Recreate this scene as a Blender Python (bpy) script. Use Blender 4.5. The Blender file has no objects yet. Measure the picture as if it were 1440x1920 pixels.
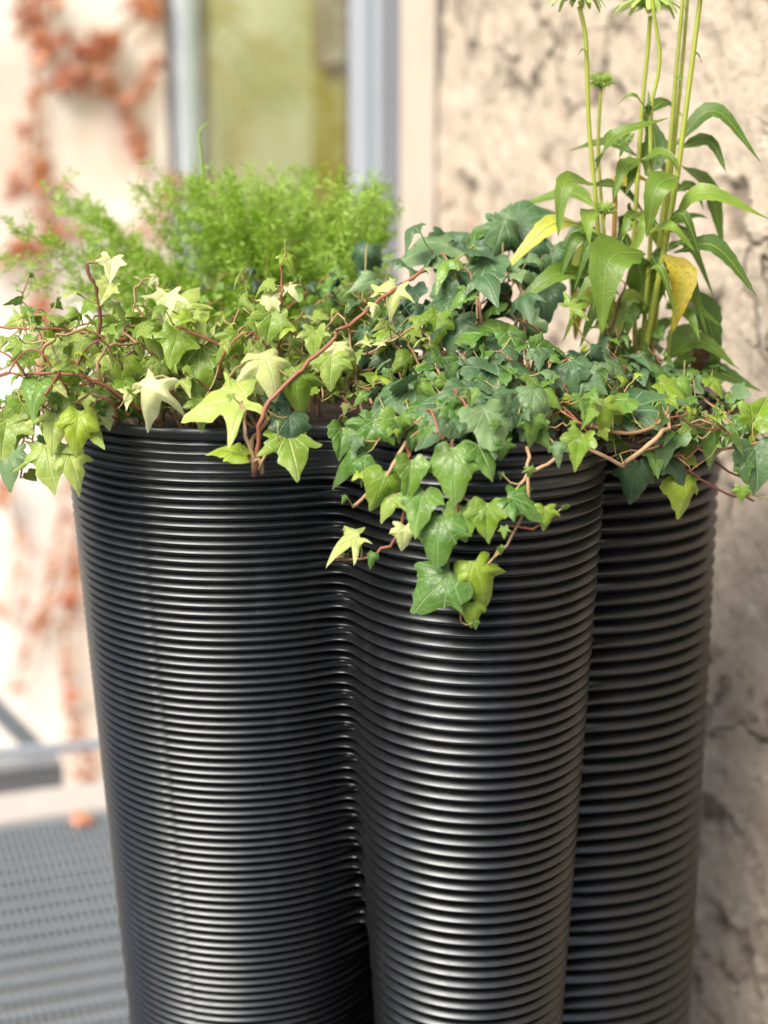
import bpy, bmesh, math, random
import numpy as np
from mathutils import Vector, Matrix, noise

random.seed(7)
rnd = random.random
def U(a, b): return a + (b - a) * rnd()
V = Vector
sc = bpy.context.scene
COL = sc.collection

# ------------------------------------------------------------------ camera
F = 2900.0                      # focal length in photo pixels (1440 x 1920)
TH = math.radians(13.0)         # camera looks 13 degrees down
H = 1.285                       # eye height over the walkway
cam_d = bpy.data.cameras.new('camera')
cam = bpy.data.objects.new('camera', cam_d)
COL.objects.link(cam)
cam.location = (0, 0, H)
cam.rotation_euler = (math.pi / 2 - TH, 0, 0)
cam_d.sensor_fit = 'VERTICAL'
cam_d.sensor_height = 36.0
cam_d.sensor_width = 27.0
cam_d.lens = 36.0 * F / 1920.0
cam_d.clip_start = 0.05
cam_d.clip_end = 500
cam_d.dof.use_dof = True
cam_d.dof.focus_distance = 1.475
cam_d.dof.aperture_fstop = 2.3
sc.camera = cam

# ------------------------------------------------------------------ light
LDIR = V((-0.44, -0.55, 0.71)).normalized()      # towards the light
w = bpy.data.worlds.new('World'); sc.world = w; w.use_nodes = True
nt = w.node_tree; nt.nodes.clear()
sky = nt.nodes.new('ShaderNodeTexSky'); sky.sky_type = 'NISHITA'; sky.sun_disc = False
sky.sun_elevation = math.asin(LDIR.z); sky.sun_rotation = math.atan2(LDIR.x, LDIR.y)
sky.air_density = 1.0; sky.dust_density = 3.0; sky.ozone_density = 1.0
bg = nt.nodes.new('ShaderNodeBackground'); bg.inputs[1].default_value = 0.10
wo = nt.nodes.new('ShaderNodeOutputWorld')
nt.links.new(sky.outputs[0], bg.inputs[0]); nt.links.new(bg.outputs[0], wo.inputs[0])
sd = bpy.data.lights.new('sun', 'SUN'); sd.energy = 3.4; sd.angle = math.radians(38); sd.color = (1.0, 0.945, 0.84)
sun = bpy.data.objects.new('sun', sd); COL.objects.link(sun)
sun.rotation_euler = (-LDIR).to_track_quat('-Z', 'Y').to_euler()
sun.location = (-3, -3, 5)
vs = sc.view_settings
vs.view_transform = 'Standard'; vs.look = 'None'; vs.exposure = 1.05; vs.gamma = 1.0
vs.use_curve_mapping = False
sc.render.engine = 'CYCLES'
sc.cycles.use_denoising = True
sc.cycles.max_bounces = 8
sc.cycles.transparent_max_bounces = 12
sc.cycles.sample_clamp_indirect = 6.0

FWD = V((0, math.cos(TH), -math.sin(TH))); UPV = V((0, math.sin(TH), math.cos(TH))); RGT = V((1, 0, 0))
CAMP = V((0, 0, H))
def ray(px, py): return FWD + RGT * ((px - 720) / F) - UPV * ((py - 960) / F)
def P(px, py, d):                # photo pixel at forward distance d (metres)
    r = ray(px, py); return CAMP + r * (d / r.y)
def on_plane(px, py, p0, n):
    r = ray(px, py); t = (p0 - CAMP).dot(n) / r.dot(n); return CAMP + r * t
def mpp(p): return (p - CAMP).dot(FWD) / F        # metres per photo pixel there

# ------------------------------------------------------------------ materials
def newmat(name):
    m = bpy.data.materials.new(name); m.use_nodes = True
    n = m.node_tree.nodes; n.clear()
    return m, n, m.node_tree.links
def N(n, t, **kw):
    x = n.new('ShaderNode' + t)
    for k, v in kw.items():
        if k.startswith('i_'):
            x.inputs[k[2:].replace('_', ' ')].default_value = v
        else: setattr(x, k, v)
    return x
def math_(n, l, op, a, b=None, c=None, clamp=False):
    x = n.new('ShaderNodeMath'); x.operation = op; x.use_clamp = clamp
    for i, v in enumerate((a, b, c)):
        if v is None: continue
        if isinstance(v, (int, float)): x.inputs[i].default_value = v
        else: l.new(v, x.inputs[i])
    return x.outputs[0]
def mix_(n, l, fac, a, b, mode='MIX'):
    x = n.new('ShaderNodeMix'); x.data_type = 'RGBA'; x.blend_type = mode
    for sock, v in ((x.inputs[0], fac), (x.inputs[6], a), (x.inputs[7], b)):
        if isinstance(v, (int, float)): sock.default_value = v
        elif isinstance(v, tuple): sock.default_value = (*v, 1) if len(v) == 3 else v
        else: l.new(v, sock)
    return x.outputs[2]
def ramp_(n, l, fac, stops):
    x = n.new('ShaderNodeValToRGB'); cr = x.color_ramp
    while len(cr.elements) < len(stops): cr.elements.new(0.5)
    for e, (p, c) in zip(cr.elements, stops):
        e.position = p; e.color = (*c, 1) if len(c) == 3 else c
    l.new(fac, x.inputs[0]); return x.outputs[0]
def noise_(n, l, co, scale, detail=4, rough=0.55, dist=0.0):
    x = n.new('ShaderNodeTexNoise'); x.inputs['Scale'].default_value = scale
    x.inputs['Detail'].default_value = detail; x.inputs['Roughness'].default_value = rough
    x.inputs['Distortion'].default_value = dist
    if co is not None: l.new(co, x.inputs['Vector'])
    return x.outputs[0]

def leaf_mat(name, c1, c2, vein, vein_w=0.012, vein_amt=0.5, rough=0.42, trans=0.28, angles=(-1.15, -0.6, 0, 0.6, 1.15), spots=None, cs=1.0):
    """c1..c2 vary from leaf to leaf; veins radiate from the petiole (leaf-local coordinates)."""
    m, n, l = newmat(name)
    tc0 = N(n, 'TexCoord'); oi = N(n, 'ObjectInfo')
    tc = N(n, 'VectorMath', operation='SCALE'); l.new(tc0.outputs['Object'], tc.inputs[0]); tc.inputs['Scale'].default_value = cs
    sep = N(n, 'SeparateXYZ'); l.new(tc.outputs[0], sep.inputs[0])
    X, Y = sep.outputs[0], sep.outputs[1]
    best = None if angles else 9.0
    for a in angles:
        d = math_(n, l, 'ABSOLUTE', math_(n, l, 'SUBTRACT', math_(n, l, 'MULTIPLY', X, math.cos(a)), math_(n, l, 'MULTIPLY', Y, math.sin(a))))
        along = math_(n, l, 'ADD', math_(n, l, 'MULTIPLY', X, math.sin(a)), math_(n, l, 'MULTIPLY', Y, math.cos(a)))
        pen = math_(n, l, 'MULTIPLY', math_(n, l, 'LESS_THAN', along, 0.0), 1.0)
        d = math_(n, l, 'ADD', d, pen)
        best = d if best is None else math_(n, l, 'MINIMUM', best, d)
    # side veins: fine net
    vor = N(n, 'TexVoronoi', feature='DISTANCE_TO_EDGE'); vor.inputs['Scale'].default_value = 6.5
    l.new(tc.outputs[0], vor.inputs['Vector'])
    net = math_(n, l, 'SUBTRACT', 1.0, math_(n, l, 'DIVIDE', vor.outputs[0], 0.045), clamp=True)
    main = math_(n, l, 'SUBTRACT', 1.0, math_(n, l, 'DIVIDE', best, vein_w * 1.6), clamp=True)
    fac = math_(n, l, 'MAXIMUM', math_(n, l, 'MULTIPLY', main, vein_amt), math_(n, l, 'MULTIPLY', net, vein_amt * 0.32))
    col = mix_(n, l, math_(n, l, 'MULTIPLY', oi.outputs['Random'], oi.outputs['Random']), c1, c2)
    nz = noise_(n, l, tc.outputs[0], 3.0, 3)
    vx = N(n, 'VectorMath', operation='ADD'); l.new(tc.outputs[0], vx.inputs[0]); l.new(oi.outputs['Location'], vx.inputs[1])
    nz2 = noise_(n, l, vx.outputs[0], 2.2, 4)
    hsv = N(n, 'HueSaturation'); l.new(col, hsv.inputs['Color'])
    l.new(math_(n, l, 'ADD', 0.62, math_(n, l, 'MULTIPLY', nz2, 0.76)), hsv.inputs['Value'])
    l.new(math_(n, l, 'ADD', 0.475, math_(n, l, 'MULTIPLY', nz, 0.05)), hsv.inputs['Hue'])
    col = hsv.outputs[0]
    if cs == 1.0:
        ln_ = N(n, 'VectorMath', operation='LENGTH'); of = N(n, 'VectorMath', operation='SUBTRACT'); l.new(tc.outputs[0], of.inputs[0]); of.inputs[1].default_value = (0, 0.25, 0)
        l.new(of.outputs[0], ln_.inputs[0])
        mg = math_(n, l, 'MULTIPLY', math_(n, l, 'SUBTRACT', math_(n, l, 'ADD', ln_.outputs['Value'], math_(n, l, 'MULTIPLY', nz2, 0.7)), 0.70, clamp=True), 2.4, clamp=True)
        col = mix_(n, l, math_(n, l, 'MULTIPLY', mg, 0.22), col, vein)
    col = mix_(n, l, fac, col, vein)
    bl = noise_(n, l, vx.outputs[0], 13.0, 4, 0.7)
    col = mix_(n, l, math_(n, l, 'MULTIPLY', math_(n, l, 'SUBTRACT', bl, 0.67, clamp=True), 6.0, clamp=True), col, (0.13, 0.085, 0.03))
    if spots:
        sp = noise_(n, l, vx.outputs[0], 9.0, 5, 0.7)
        col = mix_(n, l, math_(n, l, 'MULTIPLY', math_(n, l, 'GREATER_THAN', sp, 0.58), 0.7), col, spots)
    bs = N(n, 'BsdfPrincipled'); l.new(col, bs.inputs['Base Color'])
    bs.inputs['Roughness'].default_value = rough; bs.inputs['Specular IOR Level'].default_value = 0.42
    bp = N(n, 'Bump'); bp.inputs['Strength'].default_value = 0.6; bp.inputs['Distance'].default_value = 0.002
    l.new(math_(n, l, 'SUBTRACT', nz2, fac), bp.inputs['Height']); l.new(bp.outputs[0], bs.inputs['Normal'])
    tr = N(n, 'BsdfTranslucent')
    l.new(mix_(n, l, 0.22, col, (0.55, 0.72, 0.12), 'MIX') if trans > 0.3 else col, tr.inputs[0])
    mx = N(n, 'MixShader'); mx.inputs[0].default_value = trans
    l.new(bs.outputs[0], mx.inputs[1]); l.new(tr.outputs[0], mx.inputs[2])
    o = N(n, 'OutputMaterial'); l.new(mx.outputs[0], o.inputs[0])
    return m

def plain_mat(name, c1, c2, scale=20, rough=0.6, metal=0.0, bump=0.2, bdist=0.002, coord='Object', spec=0.5, trans=0.0):
    m, n, l = newmat(name)
    tc = N(n, 'TexCoord'); oi = N(n, 'ObjectInfo')
    nz = noise_(n, l, tc.outputs[coord], scale, 5, 0.6)
    col = mix_(n, l, nz, c1, c2)
    bs = N(n, 'BsdfPrincipled'); l.new(col, bs.inputs['Base Color'])
    bs.inputs['Roughness'].default_value = rough; bs.inputs['Metallic'].default_value = metal
    bs.inputs['Specular IOR Level'].default_value = spec
    bp = N(n, 'Bump'); bp.inputs['Strength'].default_value = bump; bp.inputs['Distance'].default_value = bdist
    l.new(nz, bp.inputs['Height']); l.new(bp.outputs[0], bs.inputs['Normal'])
    o = N(n, 'OutputMaterial')
    if trans:
        tr = N(n, 'BsdfTranslucent'); l.new(col, tr.inputs[0])
        mx = N(n, 'MixShader'); mx.inputs[0].default_value = trans
        l.new(bs.outputs[0], mx.inputs[1]); l.new(tr.outputs[0], mx.inputs[2]); l.new(mx.outputs[0], o.inputs[0])
    else: l.new(bs.outputs[0], o.inputs[0])
    return m

M = {}
M['pale'] = leaf_mat('pale_ivy_leaf', (0.15, 0.25, 0.022), (0.36, 0.45, 0.10), (0.60, 0.65, 0.28), vein_amt=0.6, rough=0.36)
M['cream'] = leaf_mat('cream_ivy_leaf', (0.38, 0.45, 0.11), (0.64, 0.67, 0.34), (0.8, 0.8, 0.58), vein_amt=0.5, rough=0.36)
M['lime'] = leaf_mat('lime_ivy_leaf', (0.12, 0.22, 0.012), (0.28, 0.38, 0.025), (0.48, 0.56, 0.2), vein_amt=0.5, rough=0.36)
M['mid'] = leaf_mat('green_ivy_leaf', (0.06, 0.15, 0.017), (0.16, 0.285, 0.032), (0.36, 0.50, 0.22), vein_amt=0.6, rough=0.33)
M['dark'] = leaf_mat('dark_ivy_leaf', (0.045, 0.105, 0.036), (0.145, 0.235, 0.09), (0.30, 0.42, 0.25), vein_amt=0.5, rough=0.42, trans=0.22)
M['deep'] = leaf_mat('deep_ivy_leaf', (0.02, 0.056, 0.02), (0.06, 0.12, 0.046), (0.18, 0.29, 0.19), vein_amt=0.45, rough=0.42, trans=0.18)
one = (0.0,)
M['cone_green'] = leaf_mat('coneflower_leaf', (0.10, 0.18, 0.018), (0.19, 0.28, 0.035), (0.3, 0.4, 0.14), vein_amt=0.35, angles=(), cs=22.0)
M['cone_dark'] = leaf_mat('coneflower_leaf_dark', (0.06, 0.125, 0.016), (0.11, 0.19, 0.025), (0.3, 0.4, 0.14), vein_amt=0.35, angles=(), cs=22.0)
M['cone_yellow'] = leaf_mat('coneflower_leaf_yellow', (0.33, 0.27, 0.02), (0.42, 0.34, 0.03), (0.6, 0.5, 0.1), vein_amt=0.35, angles=(), cs=22.0, spots=(0.16, 0.10, 0.02))
M['cone_lime'] = leaf_mat('coneflower_leaf_fading', (0.38, 0.40, 0.05), (0.45, 0.46, 0.08), (0.6, 0.6, 0.2), vein_amt=0.35, angles=(), cs=22.0)
M['cone_brown'] = leaf_mat('coneflower_leaf_withered', (0.07, 0.035, 0.018), (0.12, 0.06, 0.03), (0.2, 0.1, 0.05), vein_amt=0.35, angles=(), cs=22.0, trans=0.1)
M['cone_stem'] = plain_mat('coneflower_stem', (0.33, 0.36, 0.04), (0.20, 0.25, 0.03), 45, 0.5, bump=0.3)
M['cone_rib'] = plain_mat('coneflower_midrib', (0.22, 0.31, 0.06), (0.28, 0.36, 0.10), 60, 0.5)
M['cone_stem2'] = plain_mat('coneflower_old_stem', (0.30, 0.15, 0.04), (0.38, 0.26, 0.05), 40, 0.6)
M['petal'] = plain_mat('coneflower_petal', (0.44, 0.56, 0.17), (0.30, 0.43, 0.08), 90, 0.5, trans=0.3)
M['bud'] = plain_mat('coneflower_bud', (0.24, 0.36, 0.04), (0.10, 0.18, 0.02), 120, 0.55)
M['woody'] = plain_mat('ivy_woody_stem', (0.20, 0.10, 0.045), (0.34, 0.20, 0.10), 90, 0.6)
M['redstem'] = plain_mat('ivy_red_stem', (0.20, 0.05, 0.03), (0.30, 0.13, 0.07), 70, 0.5)
M['darkstem'] = plain_mat('ivy_dark_stem', (0.10, 0.03, 0.022), (0.17, 0.06, 0.04), 70, 0.5)
M['greenstem'] = plain_mat('ivy_green_stem', (0.28, 0.27, 0.08), (0.36, 0.24, 0.10), 70, 0.5)
M['drystem'] = plain_mat('ivy_dry_stem', (0.45, 0.31, 0.18), (0.34, 0.2, 0.1), 70, 0.7)
M['fern'] = plain_mat('asparagus_fern', (0.15, 0.30, 0.010), (0.30, 0.47, 0.035), 25, 0.5, trans=0.4, coord='Generated')
M['fern2'] = plain_mat('asparagus_fern_light', (0.23, 0.40, 0.03), (0.42, 0.57, 0.13), 25, 0.5, trans=0.4, coord='Generated')
M['fernstem'] = plain_mat('asparagus_fern_stem', (0.25, 0.3, 0.06), (0.3, 0.22, 0.08), 40, 0.6)
M['fig'] = leaf_mat('creeping_fig_leaf', (0.09, 0.22, 0.03), (0.20, 0.36, 0.06), (0.4, 0.5, 0.2), vein_amt=0.3)
M['red'] = leaf_mat('creeper_red_leaf', (0.38, 0.07, 0.03), (0.48, 0.13, 0.05), (0.5, 0.2, 0.1), vein_amt=0.3, trans=0.15)
M['orange'] = leaf_mat('creeper_orange_leaf', (0.45, 0.14, 0.05), (0.54, 0.21, 0.08), (0.6, 0.3, 0.15), vein_amt=0.3, trans=0.15)
M['pink'] = leaf_mat('creeper_pink_leaf', (0.52, 0.22, 0.13), (0.62, 0.31, 0.20), (0.6, 0.3, 0.2), vein_amt=0.3, trans=0.15)
M['creeperstem'] = plain_mat('creeper_stem', (0.22, 0.11, 0.06), (0.3, 0.18, 0.1), 30, 0.8)
M['soil'] = plain_mat('soil', (0.018, 0.012, 0.008), (0.05, 0.035, 0.022), 120, 0.95, bump=0.8, bdist=0.01)
M['steel'] = plain_mat('galvanised_steel', (0.14, 0.165, 0.19), (0.23, 0.255, 0.28), 14, 0.5, 0.2, bump=0.08)
M['greysteel'] = plain_mat('grey_painted_steel', (0.17, 0.175, 0.19), (0.22, 0.225, 0.24), 12, 0.5, 0.1, bump=0.08)
M['concrete'] = plain_mat('pale_concrete', (0.33, 0.30, 0.275), (0.42, 0.39, 0.36), 18, 0.9, bump=0.4, bdist=0.004)
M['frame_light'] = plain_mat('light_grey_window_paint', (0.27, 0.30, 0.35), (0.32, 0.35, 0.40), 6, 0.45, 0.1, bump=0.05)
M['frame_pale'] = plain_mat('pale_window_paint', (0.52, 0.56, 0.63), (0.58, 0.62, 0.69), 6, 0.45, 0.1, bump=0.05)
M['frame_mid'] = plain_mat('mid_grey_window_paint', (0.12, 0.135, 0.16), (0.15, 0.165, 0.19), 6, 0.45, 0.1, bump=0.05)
M['gasket'] = plain_mat('window_gasket', (0.07, 0.12, 0.14), (0.09, 0.14, 0.16), 6, 0.5, bump=0.05)
M['reflection_sheet'] = plain_mat('olive_reflection', (0.23, 0.24, 0.085), (0.38, 0.38, 0.20), 5, 0.9, bump=0.3, trans=0.2)
M['reflection_sheet2'] = plain_mat('mustard_reflection', (0.145, 0.13, 0.008), (0.20, 0.18, 0.015), 7, 0.9, bump=0.3, trans=0.1)
M['cream_shape'] = plain_mat('cream_card', (0.48, 0.45, 0.37), (0.58, 0.54, 0.46), 4, 0.9, bump=0.1)
M['reflection_brown'] = plain_mat('dim_brown_grey', (0.15, 0.135, 0.085), (0.19, 0.17, 0.11), 7, 0.8, bump=0.1)
M['dim'] = plain_mat('dim_interior', (0.10, 0.10, 0.07), (0.14, 0.14, 0.09), 3, 0.9)
M['ground'] = plain_mat('courtyard_ground', (0.045, 0.042, 0.038), (0.08, 0.075, 0.066), 2.5, 0.95, bump=0.4, bdist=0.02)

def planter_mat():
    m, n, l = newmat('black_ribbed_plastic')
    tc = N(n, 'TexCoord')
    nz = noise_(n, l, tc.outputs['Object'], 9.0, 5, 0.6)
    fine = noise_(n, l, tc.outputs['Object'], 900.0, 2, 0.5)
    dust = noise_(n, l, tc.outputs['Object'], 260.0, 2, 0.5)
    speck = math_(n, l, 'MULTIPLY', math_(n, l, 'GREATER_THAN', dust, 0.74), 0.35)
    col = mix_(n, l, nz, (0.0035, 0.0035, 0.004), (0.007, 0.007, 0.008))
    col = mix_(n, l, speck, col, (0.10, 0.095, 0.09))
    mp = N(n, 'Mapping'); mp.inputs['Scale'].default_value = (1, 1, 0.12); l.new(tc.outputs['Object'], mp.inputs['Vector'])
    streak = noise_(n, l, mp.outputs[0], 42.0, 5, 0.65)
    sk = math_(n, l, 'MULTIPLY', math_(n, l, 'SUBTRACT', streak, 0.52, clamp=True), 3.0, clamp=True)
    col = mix_(n, l, math_(n, l, 'MULTIPLY', sk, 0.12), col, (0.055, 0.055, 0.055))
    bs = N(n, 'BsdfPrincipled'); l.new(col, bs.inputs['Base Color'])
    l.new(math_(n, l, 'ADD', math_(n, l, 'ADD', 0.29, math_(n, l, 'MULTIPLY', nz, 0.12)), math_(n, l, 'MULTIPLY', sk, 0.16)), bs.inputs['Roughness'])
    bs.inputs['Specular IOR Level'].default_value = 0.78; bs.inputs['Specular Tint'].default_value = (0.90, 0.95, 1.0, 1)
    bp = N(n, 'Bump'); bp.inputs['Strength'].default_value = 0.12; bp.inputs['Distance'].default_value = 0.0006
    l.new(fine, bp.inputs['Height']); l.new(bp.outputs[0], bs.inputs['Normal'])
    o = N(n, 'OutputMaterial'); l.new(bs.outputs[0], o.inputs[0])
    return m
M['planter'] = planter_mat()

def plaster_mat():
    m, n, l = newmat('weathered_lime_plaster')
    tc = N(n, 'TexCoord'); co = tc.outputs['Object']
    at = N(n, 'Attribute'); at.attribute_name = 'chip'
    chip = at.outputs['Fac']
    big = noise_(n, l, co, 3.2, 5, 0.6)
    med = noise_(n, l, co, 14.0, 6, 0.65)
    fin = noise_(n, l, co, 90.0, 5, 0.7)
    col = mix_(n, l, big, (0.40, 0.32, 0.235), (0.56, 0.475, 0.385))
    col = mix_(n, l, math_(n, l, 'MULTIPLY', med, 0.55), col, (0.56, 0.49, 0.40))
    col = mix_(n, l, math_(n, l, 'MULTIPLY', math_(n, l, 'SUBTRACT', 0.5, fin, clamp=True), 1.6, clamp=True), col, (0.24, 0.19, 0.15))
    grit = noise_(n, l, co, 30.0, 5, 0.7)
    col = mix_(n, l, math_(n, l, 'MULTIPLY', math_(n, l, 'SUBTRACT', 0.46, grit, clamp=True), 1.3, clamp=True), col, (0.26, 0.195, 0.13))
    # pale lime flecks
    fl = noise_(n, l, co, 38.0, 3, 0.6)
    col = mix_(n, l, math_(n, l, 'MULTIPLY', math_(n, l, 'GREATER_THAN', fl, 0.66), 0.6), col, (0.70, 0.64, 0.55))
    # reddish brick showing through in a few spots
    rb = noise_(n, l, co, 5.5, 3, 0.5)
    col = mix_(n, l, math_(n, l, 'MULTIPLY', math_(n, l, 'GREATER_THAN', rb, 0.675), 0.35), col, (0.55, 0.30, 0.20))
    # chipped hollows darkened: old grime plus their shadow painted into the colour
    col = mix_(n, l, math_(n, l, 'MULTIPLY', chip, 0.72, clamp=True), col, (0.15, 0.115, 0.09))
    # hairline cracks
    wv = N(n, 'VectorMath', operation='ADD')
    nzc = N(n, 'TexNoise'); nzc.inputs['Scale'].default_value = 9.0; nzc.inputs['Detail'].default_value = 4; l.new(co, nzc.inputs['Vector'])
    sc1 = N(n, 'VectorMath', operation='SCALE'); l.new(nzc.outputs['Color'], sc1.inputs[0]); sc1.inputs['Scale'].default_value = 0.16
    l.new(co, wv.inputs[0]); l.new(sc1.outputs[0], wv.inputs[1])
    vor = N(n, 'TexVoronoi', feature='DISTANCE_TO_EDGE'); vor.inputs['Scale'].default_value = 7.5; l.new(wv.outputs[0], vor.inputs['Vector'])
    cm = noise_(n, l, co, 4.5, 2, 0.5)
    crack = math_(n, l, 'MULTIPLY', math_(n, l, 'SUBTRACT', 1.0, math_(n, l, 'DIVIDE', vor.outputs[0], 0.034), clamp=True), math_(n, l, 'MULTIPLY', math_(n, l, 'SUBTRACT', cm, 0.5, clamp=True), 9.0, clamp=True))
    col = mix_(n, l, math_(n, l, 'MULTIPLY', crack, 0.85), col, (0.09, 0.07, 0.055))
    bs = N(n, 'BsdfPrincipled'); l.new(col, bs.inputs['Base Color']); bs.inputs['Roughness'].default_value = 0.95
    bs.inputs['Specular IOR Level'].default_value = 0.2
    hgt = math_(n, l, 'SUBTRACT', math_(n, l, 'ADD', math_(n, l, 'MULTIPLY', med, 0.6), math_(n, l, 'MULTIPLY', fin, 0.35)), math_(n, l, 'MULTIPLY', crack, 0.8))
    bp = N(n, 'Bump'); bp.inputs['Strength'].default_value = 1.0; bp.inputs['Distance'].default_value = 0.018
    l.new(hgt, bp.inputs['Height']); l.new(bp.outputs[0], bs.inputs['Normal'])
    o = N(n, 'OutputMaterial'); l.new(bs.outputs[0], o.inputs[0])
    return m
M['plaster'] = plaster_mat()

def limewash_mat():
    m, n, l = newmat('peeling_limewash')
    tc = N(n, 'TexCoord'); co = tc.outputs['Object']
    mp = N(n, 'Mapping'); mp.inputs['Scale'].default_value = (1, 1, 0.42); l.new(co, mp.inputs['Vector'])
    big = noise_(n, l, mp.outputs[0], 2.6, 4, 0.55)
    med = noise_(n, l, mp.outputs[0], 7.0, 5, 0.6)
    fin = noise_(n, l, co, 40.0, 4, 0.6)
    col = ramp_(n, l, big, [(0.30, (0.66, 0.52, 0.42)), (0.43, (0.84, 0.77, 0.68)), (0.6, (0.88, 0.84, 0.77)), (0.72, (0.70, 0.62, 0.56))])
    peel = math_(n, l, 'MULTIPLY', math_(n, l, 'SUBTRACT', med, 0.56, clamp=True), 6.0, clamp=True)
    col = mix_(n, l, math_(n, l, 'MULTIPLY', peel, 0.55), col, (0.62, 0.40, 0.28))
    st = noise_(n, l, mp.outputs[0], 3.9, 3, 0.5)
    col = mix_(n, l, math_(n, l, 'MULTIPLY', math_(n, l, 'SUBTRACT', st, 0.58, clamp=True), 4.0, clamp=True), col, (0.50, 0.47, 0.46))
    bs = N(n, 'BsdfPrincipled'); l.new(col, bs.inputs['Base Color']); bs.inputs['Roughness'].default_value = 0.95
    bp = N(n, 'Bump'); bp.inputs['Strength'].default_value = 0.6; bp.inputs['Distance'].default_value = 0.01
    l.new(math_(n, l, 'ADD', fin, med), bp.inputs['Height']); l.new(bp.outputs[0], bs.inputs['Normal'])
    o = N(n, 'OutputMaterial'); l.new(bs.outputs[0], o.inputs[0])
    return m
M['limewash'] = limewash_mat()

def glass_mat():
    m, n, l = newmat('window_glass')
    fr = N(n, 'Fresnel'); fr.inputs[0].default_value = 1.5
    tr = N(n, 'BsdfTransparent'); tr.inputs[0].default_value = (0.93, 0.96, 0.93, 1)
    gl = N(n, 'BsdfGlossy'); gl.inputs['Roughness'].default_value = 0.02
    ge = N(n, 'NewGeometry'); fac = math_(n, l, 'MULTIPLY', fr.outputs[0], math_(n, l, 'SUBTRACT', 1.0, ge.outputs['Backfacing']))
    mx = N(n, 'MixShader'); l.new(fac, mx.inputs[0]); l.new(tr.outputs[0], mx.inputs[1]); l.new(gl.outputs[0], mx.inputs[2])
    o = N(n, 'OutputMaterial'); l.new(mx.outputs[0], o.inputs[0])
    return m
M['glass'] = glass_mat()

# ------------------------------------------------------------------ helpers
class MB:
    def __init__(s): s.v = []; s.f = []
    def add(s, vs_, fs):
        o = len(s.v); s.v.extend([tuple(x) for x in vs_]); s.f.extend([tuple(i + o for i in f) for f in fs])
    def box(s, c, hx, hy, hz, ax=V((1, 0, 0)), ay=V((0, 1, 0)), az=V((0, 0, 1))):
        c = V(c); vs_ = []; flip = ax.cross(ay).dot(az) < 0
        for k in (-1, 1):
            for j in (-1, 1):
                for i in (-1, 1): vs_.append(c + ax * (hx * i) + ay * (hy * j) + az * (hz * k))
        fs = [(0, 2, 3, 1), (4, 5, 7, 6), (0, 1, 5, 4), (2, 6, 7, 3), (0, 4, 6, 2), (1, 3, 7, 5)]
        s.add(vs_, [f[::-1] for f in fs] if flip else fs)
    def tube(s, pts, rads, sides=6):
        n = len(pts); ref = V((0.31, 0.17, 0.93)); rings = []
        prev = None
        for i, p in enumerate(pts):
            t = (pts[min(i + 1, n - 1)] - pts[max(i - 1, 0)])
            if t.length < 1e-9: t = V((0, 0, 1))
            t.normalize()
            a = (prev - t * prev.dot(t)) if prev is not None else ref.cross(t)
            if a.length < 1e-6: a = V((1, 0, 0)).cross(t)
            a.normalize(); prev = a; b = t.cross(a)
            r = rads[i] if hasattr(rads, '__len__') else rads
            rings.append([p + a * (r * math.cos(2 * math.pi * k / sides)) + b * (r * math.sin(2 * math.pi * k / sides)) for k in range(sides)])
        vs_ = [q for rg in rings for q in rg]; fs = []
        for i in range(n - 1):
            for k in range(sides):
                k2 = (k + 1) % sides
                fs.append((i * sides + k, i * sides + k2, (i + 1) * sides + k2, (i + 1) * sides + k))
        fs.append(tuple(reversed(range(sides)))); fs.append(tuple((n - 1) * sides + k for k in range(sides)))
        s.add(vs_, fs)
    def mesh(s, name, mat, smooth=True):
        me = bpy.data.meshes.new(name); me.from_pydata(s.v, [], s.f); me.update()
        if mat: me.materials.append(mat)
        if smooth: me.polygons.foreach_set('use_smooth', [True] * len(me.polygons))
        return me
    def build(s, name, mat, parent=None, smooth=True):
        return obj(name, s.mesh(name, mat, smooth), parent)
def obj(name, me, parent=None):
    o = bpy.data.objects.new(name, me); COL.objects.link(o)
    if parent is not None: o.parent = parent
    return o
def tag(o, label=None, cat=None, group=None, kind=None):
    if label: o['label'] = label
    if cat: o['category'] = cat
    if group: o['group'] = group
    if kind: o['kind'] = kind
    return o
def thing(name, label, cat, loc=(0, 0, 0), group=None):
    o = bpy.data.objects.new(name, None); COL.objects.link(o); o.location = loc; o.empty_display_size = 0.05
    return tag(o, label, cat, group)
def local(parent, p): return V(p) - parent.location
def bevel(o, w=0.002, seg=2):
    md = o.modifiers.new('bevel', 'BEVEL'); md.width = w; md.segments = seg; md.limit_method = 'ANGLE'
    return o
def catmull(pts, step=0.008):
    pts = [V(p) for p in pts]
    if len(pts) == 2: pts = [pts[0], (pts[0] + pts[1]) / 2, pts[1]]
    q = [pts[0] * 2 - pts[1]] + pts + [pts[-1] * 2 - pts[-2]]
    out = []
    for i in range(1, len(q) - 2):
        a, b, c, d = q[i - 1:i + 3]; k = max(2, int((c - b).length / step))
        for j in range(k):
            t = j / k
            out.append(0.5 * ((2 * b) + (c - a) * t + (2 * a - 5 * b + 4 * c - d) * t * t + (3 * b - a - 3 * c + d) * t ** 3))
    out.append(q[-2]); return out
def rvec():
    v = V((U(-1, 1), U(-1, 1), U(-1, 1)))
    return v.normalized() if v.length > 1e-3 else V((0, 0, 1))
def frame(t, n):
    y = t.normalized(); x = y.cross(n)
    if x.length < 1e-4: x = y.cross(V((0.3, 0.8, 0.5)))
    x.normalize(); z = x.cross(y)
    return Matrix((x, y, z)).transposed()

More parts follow.
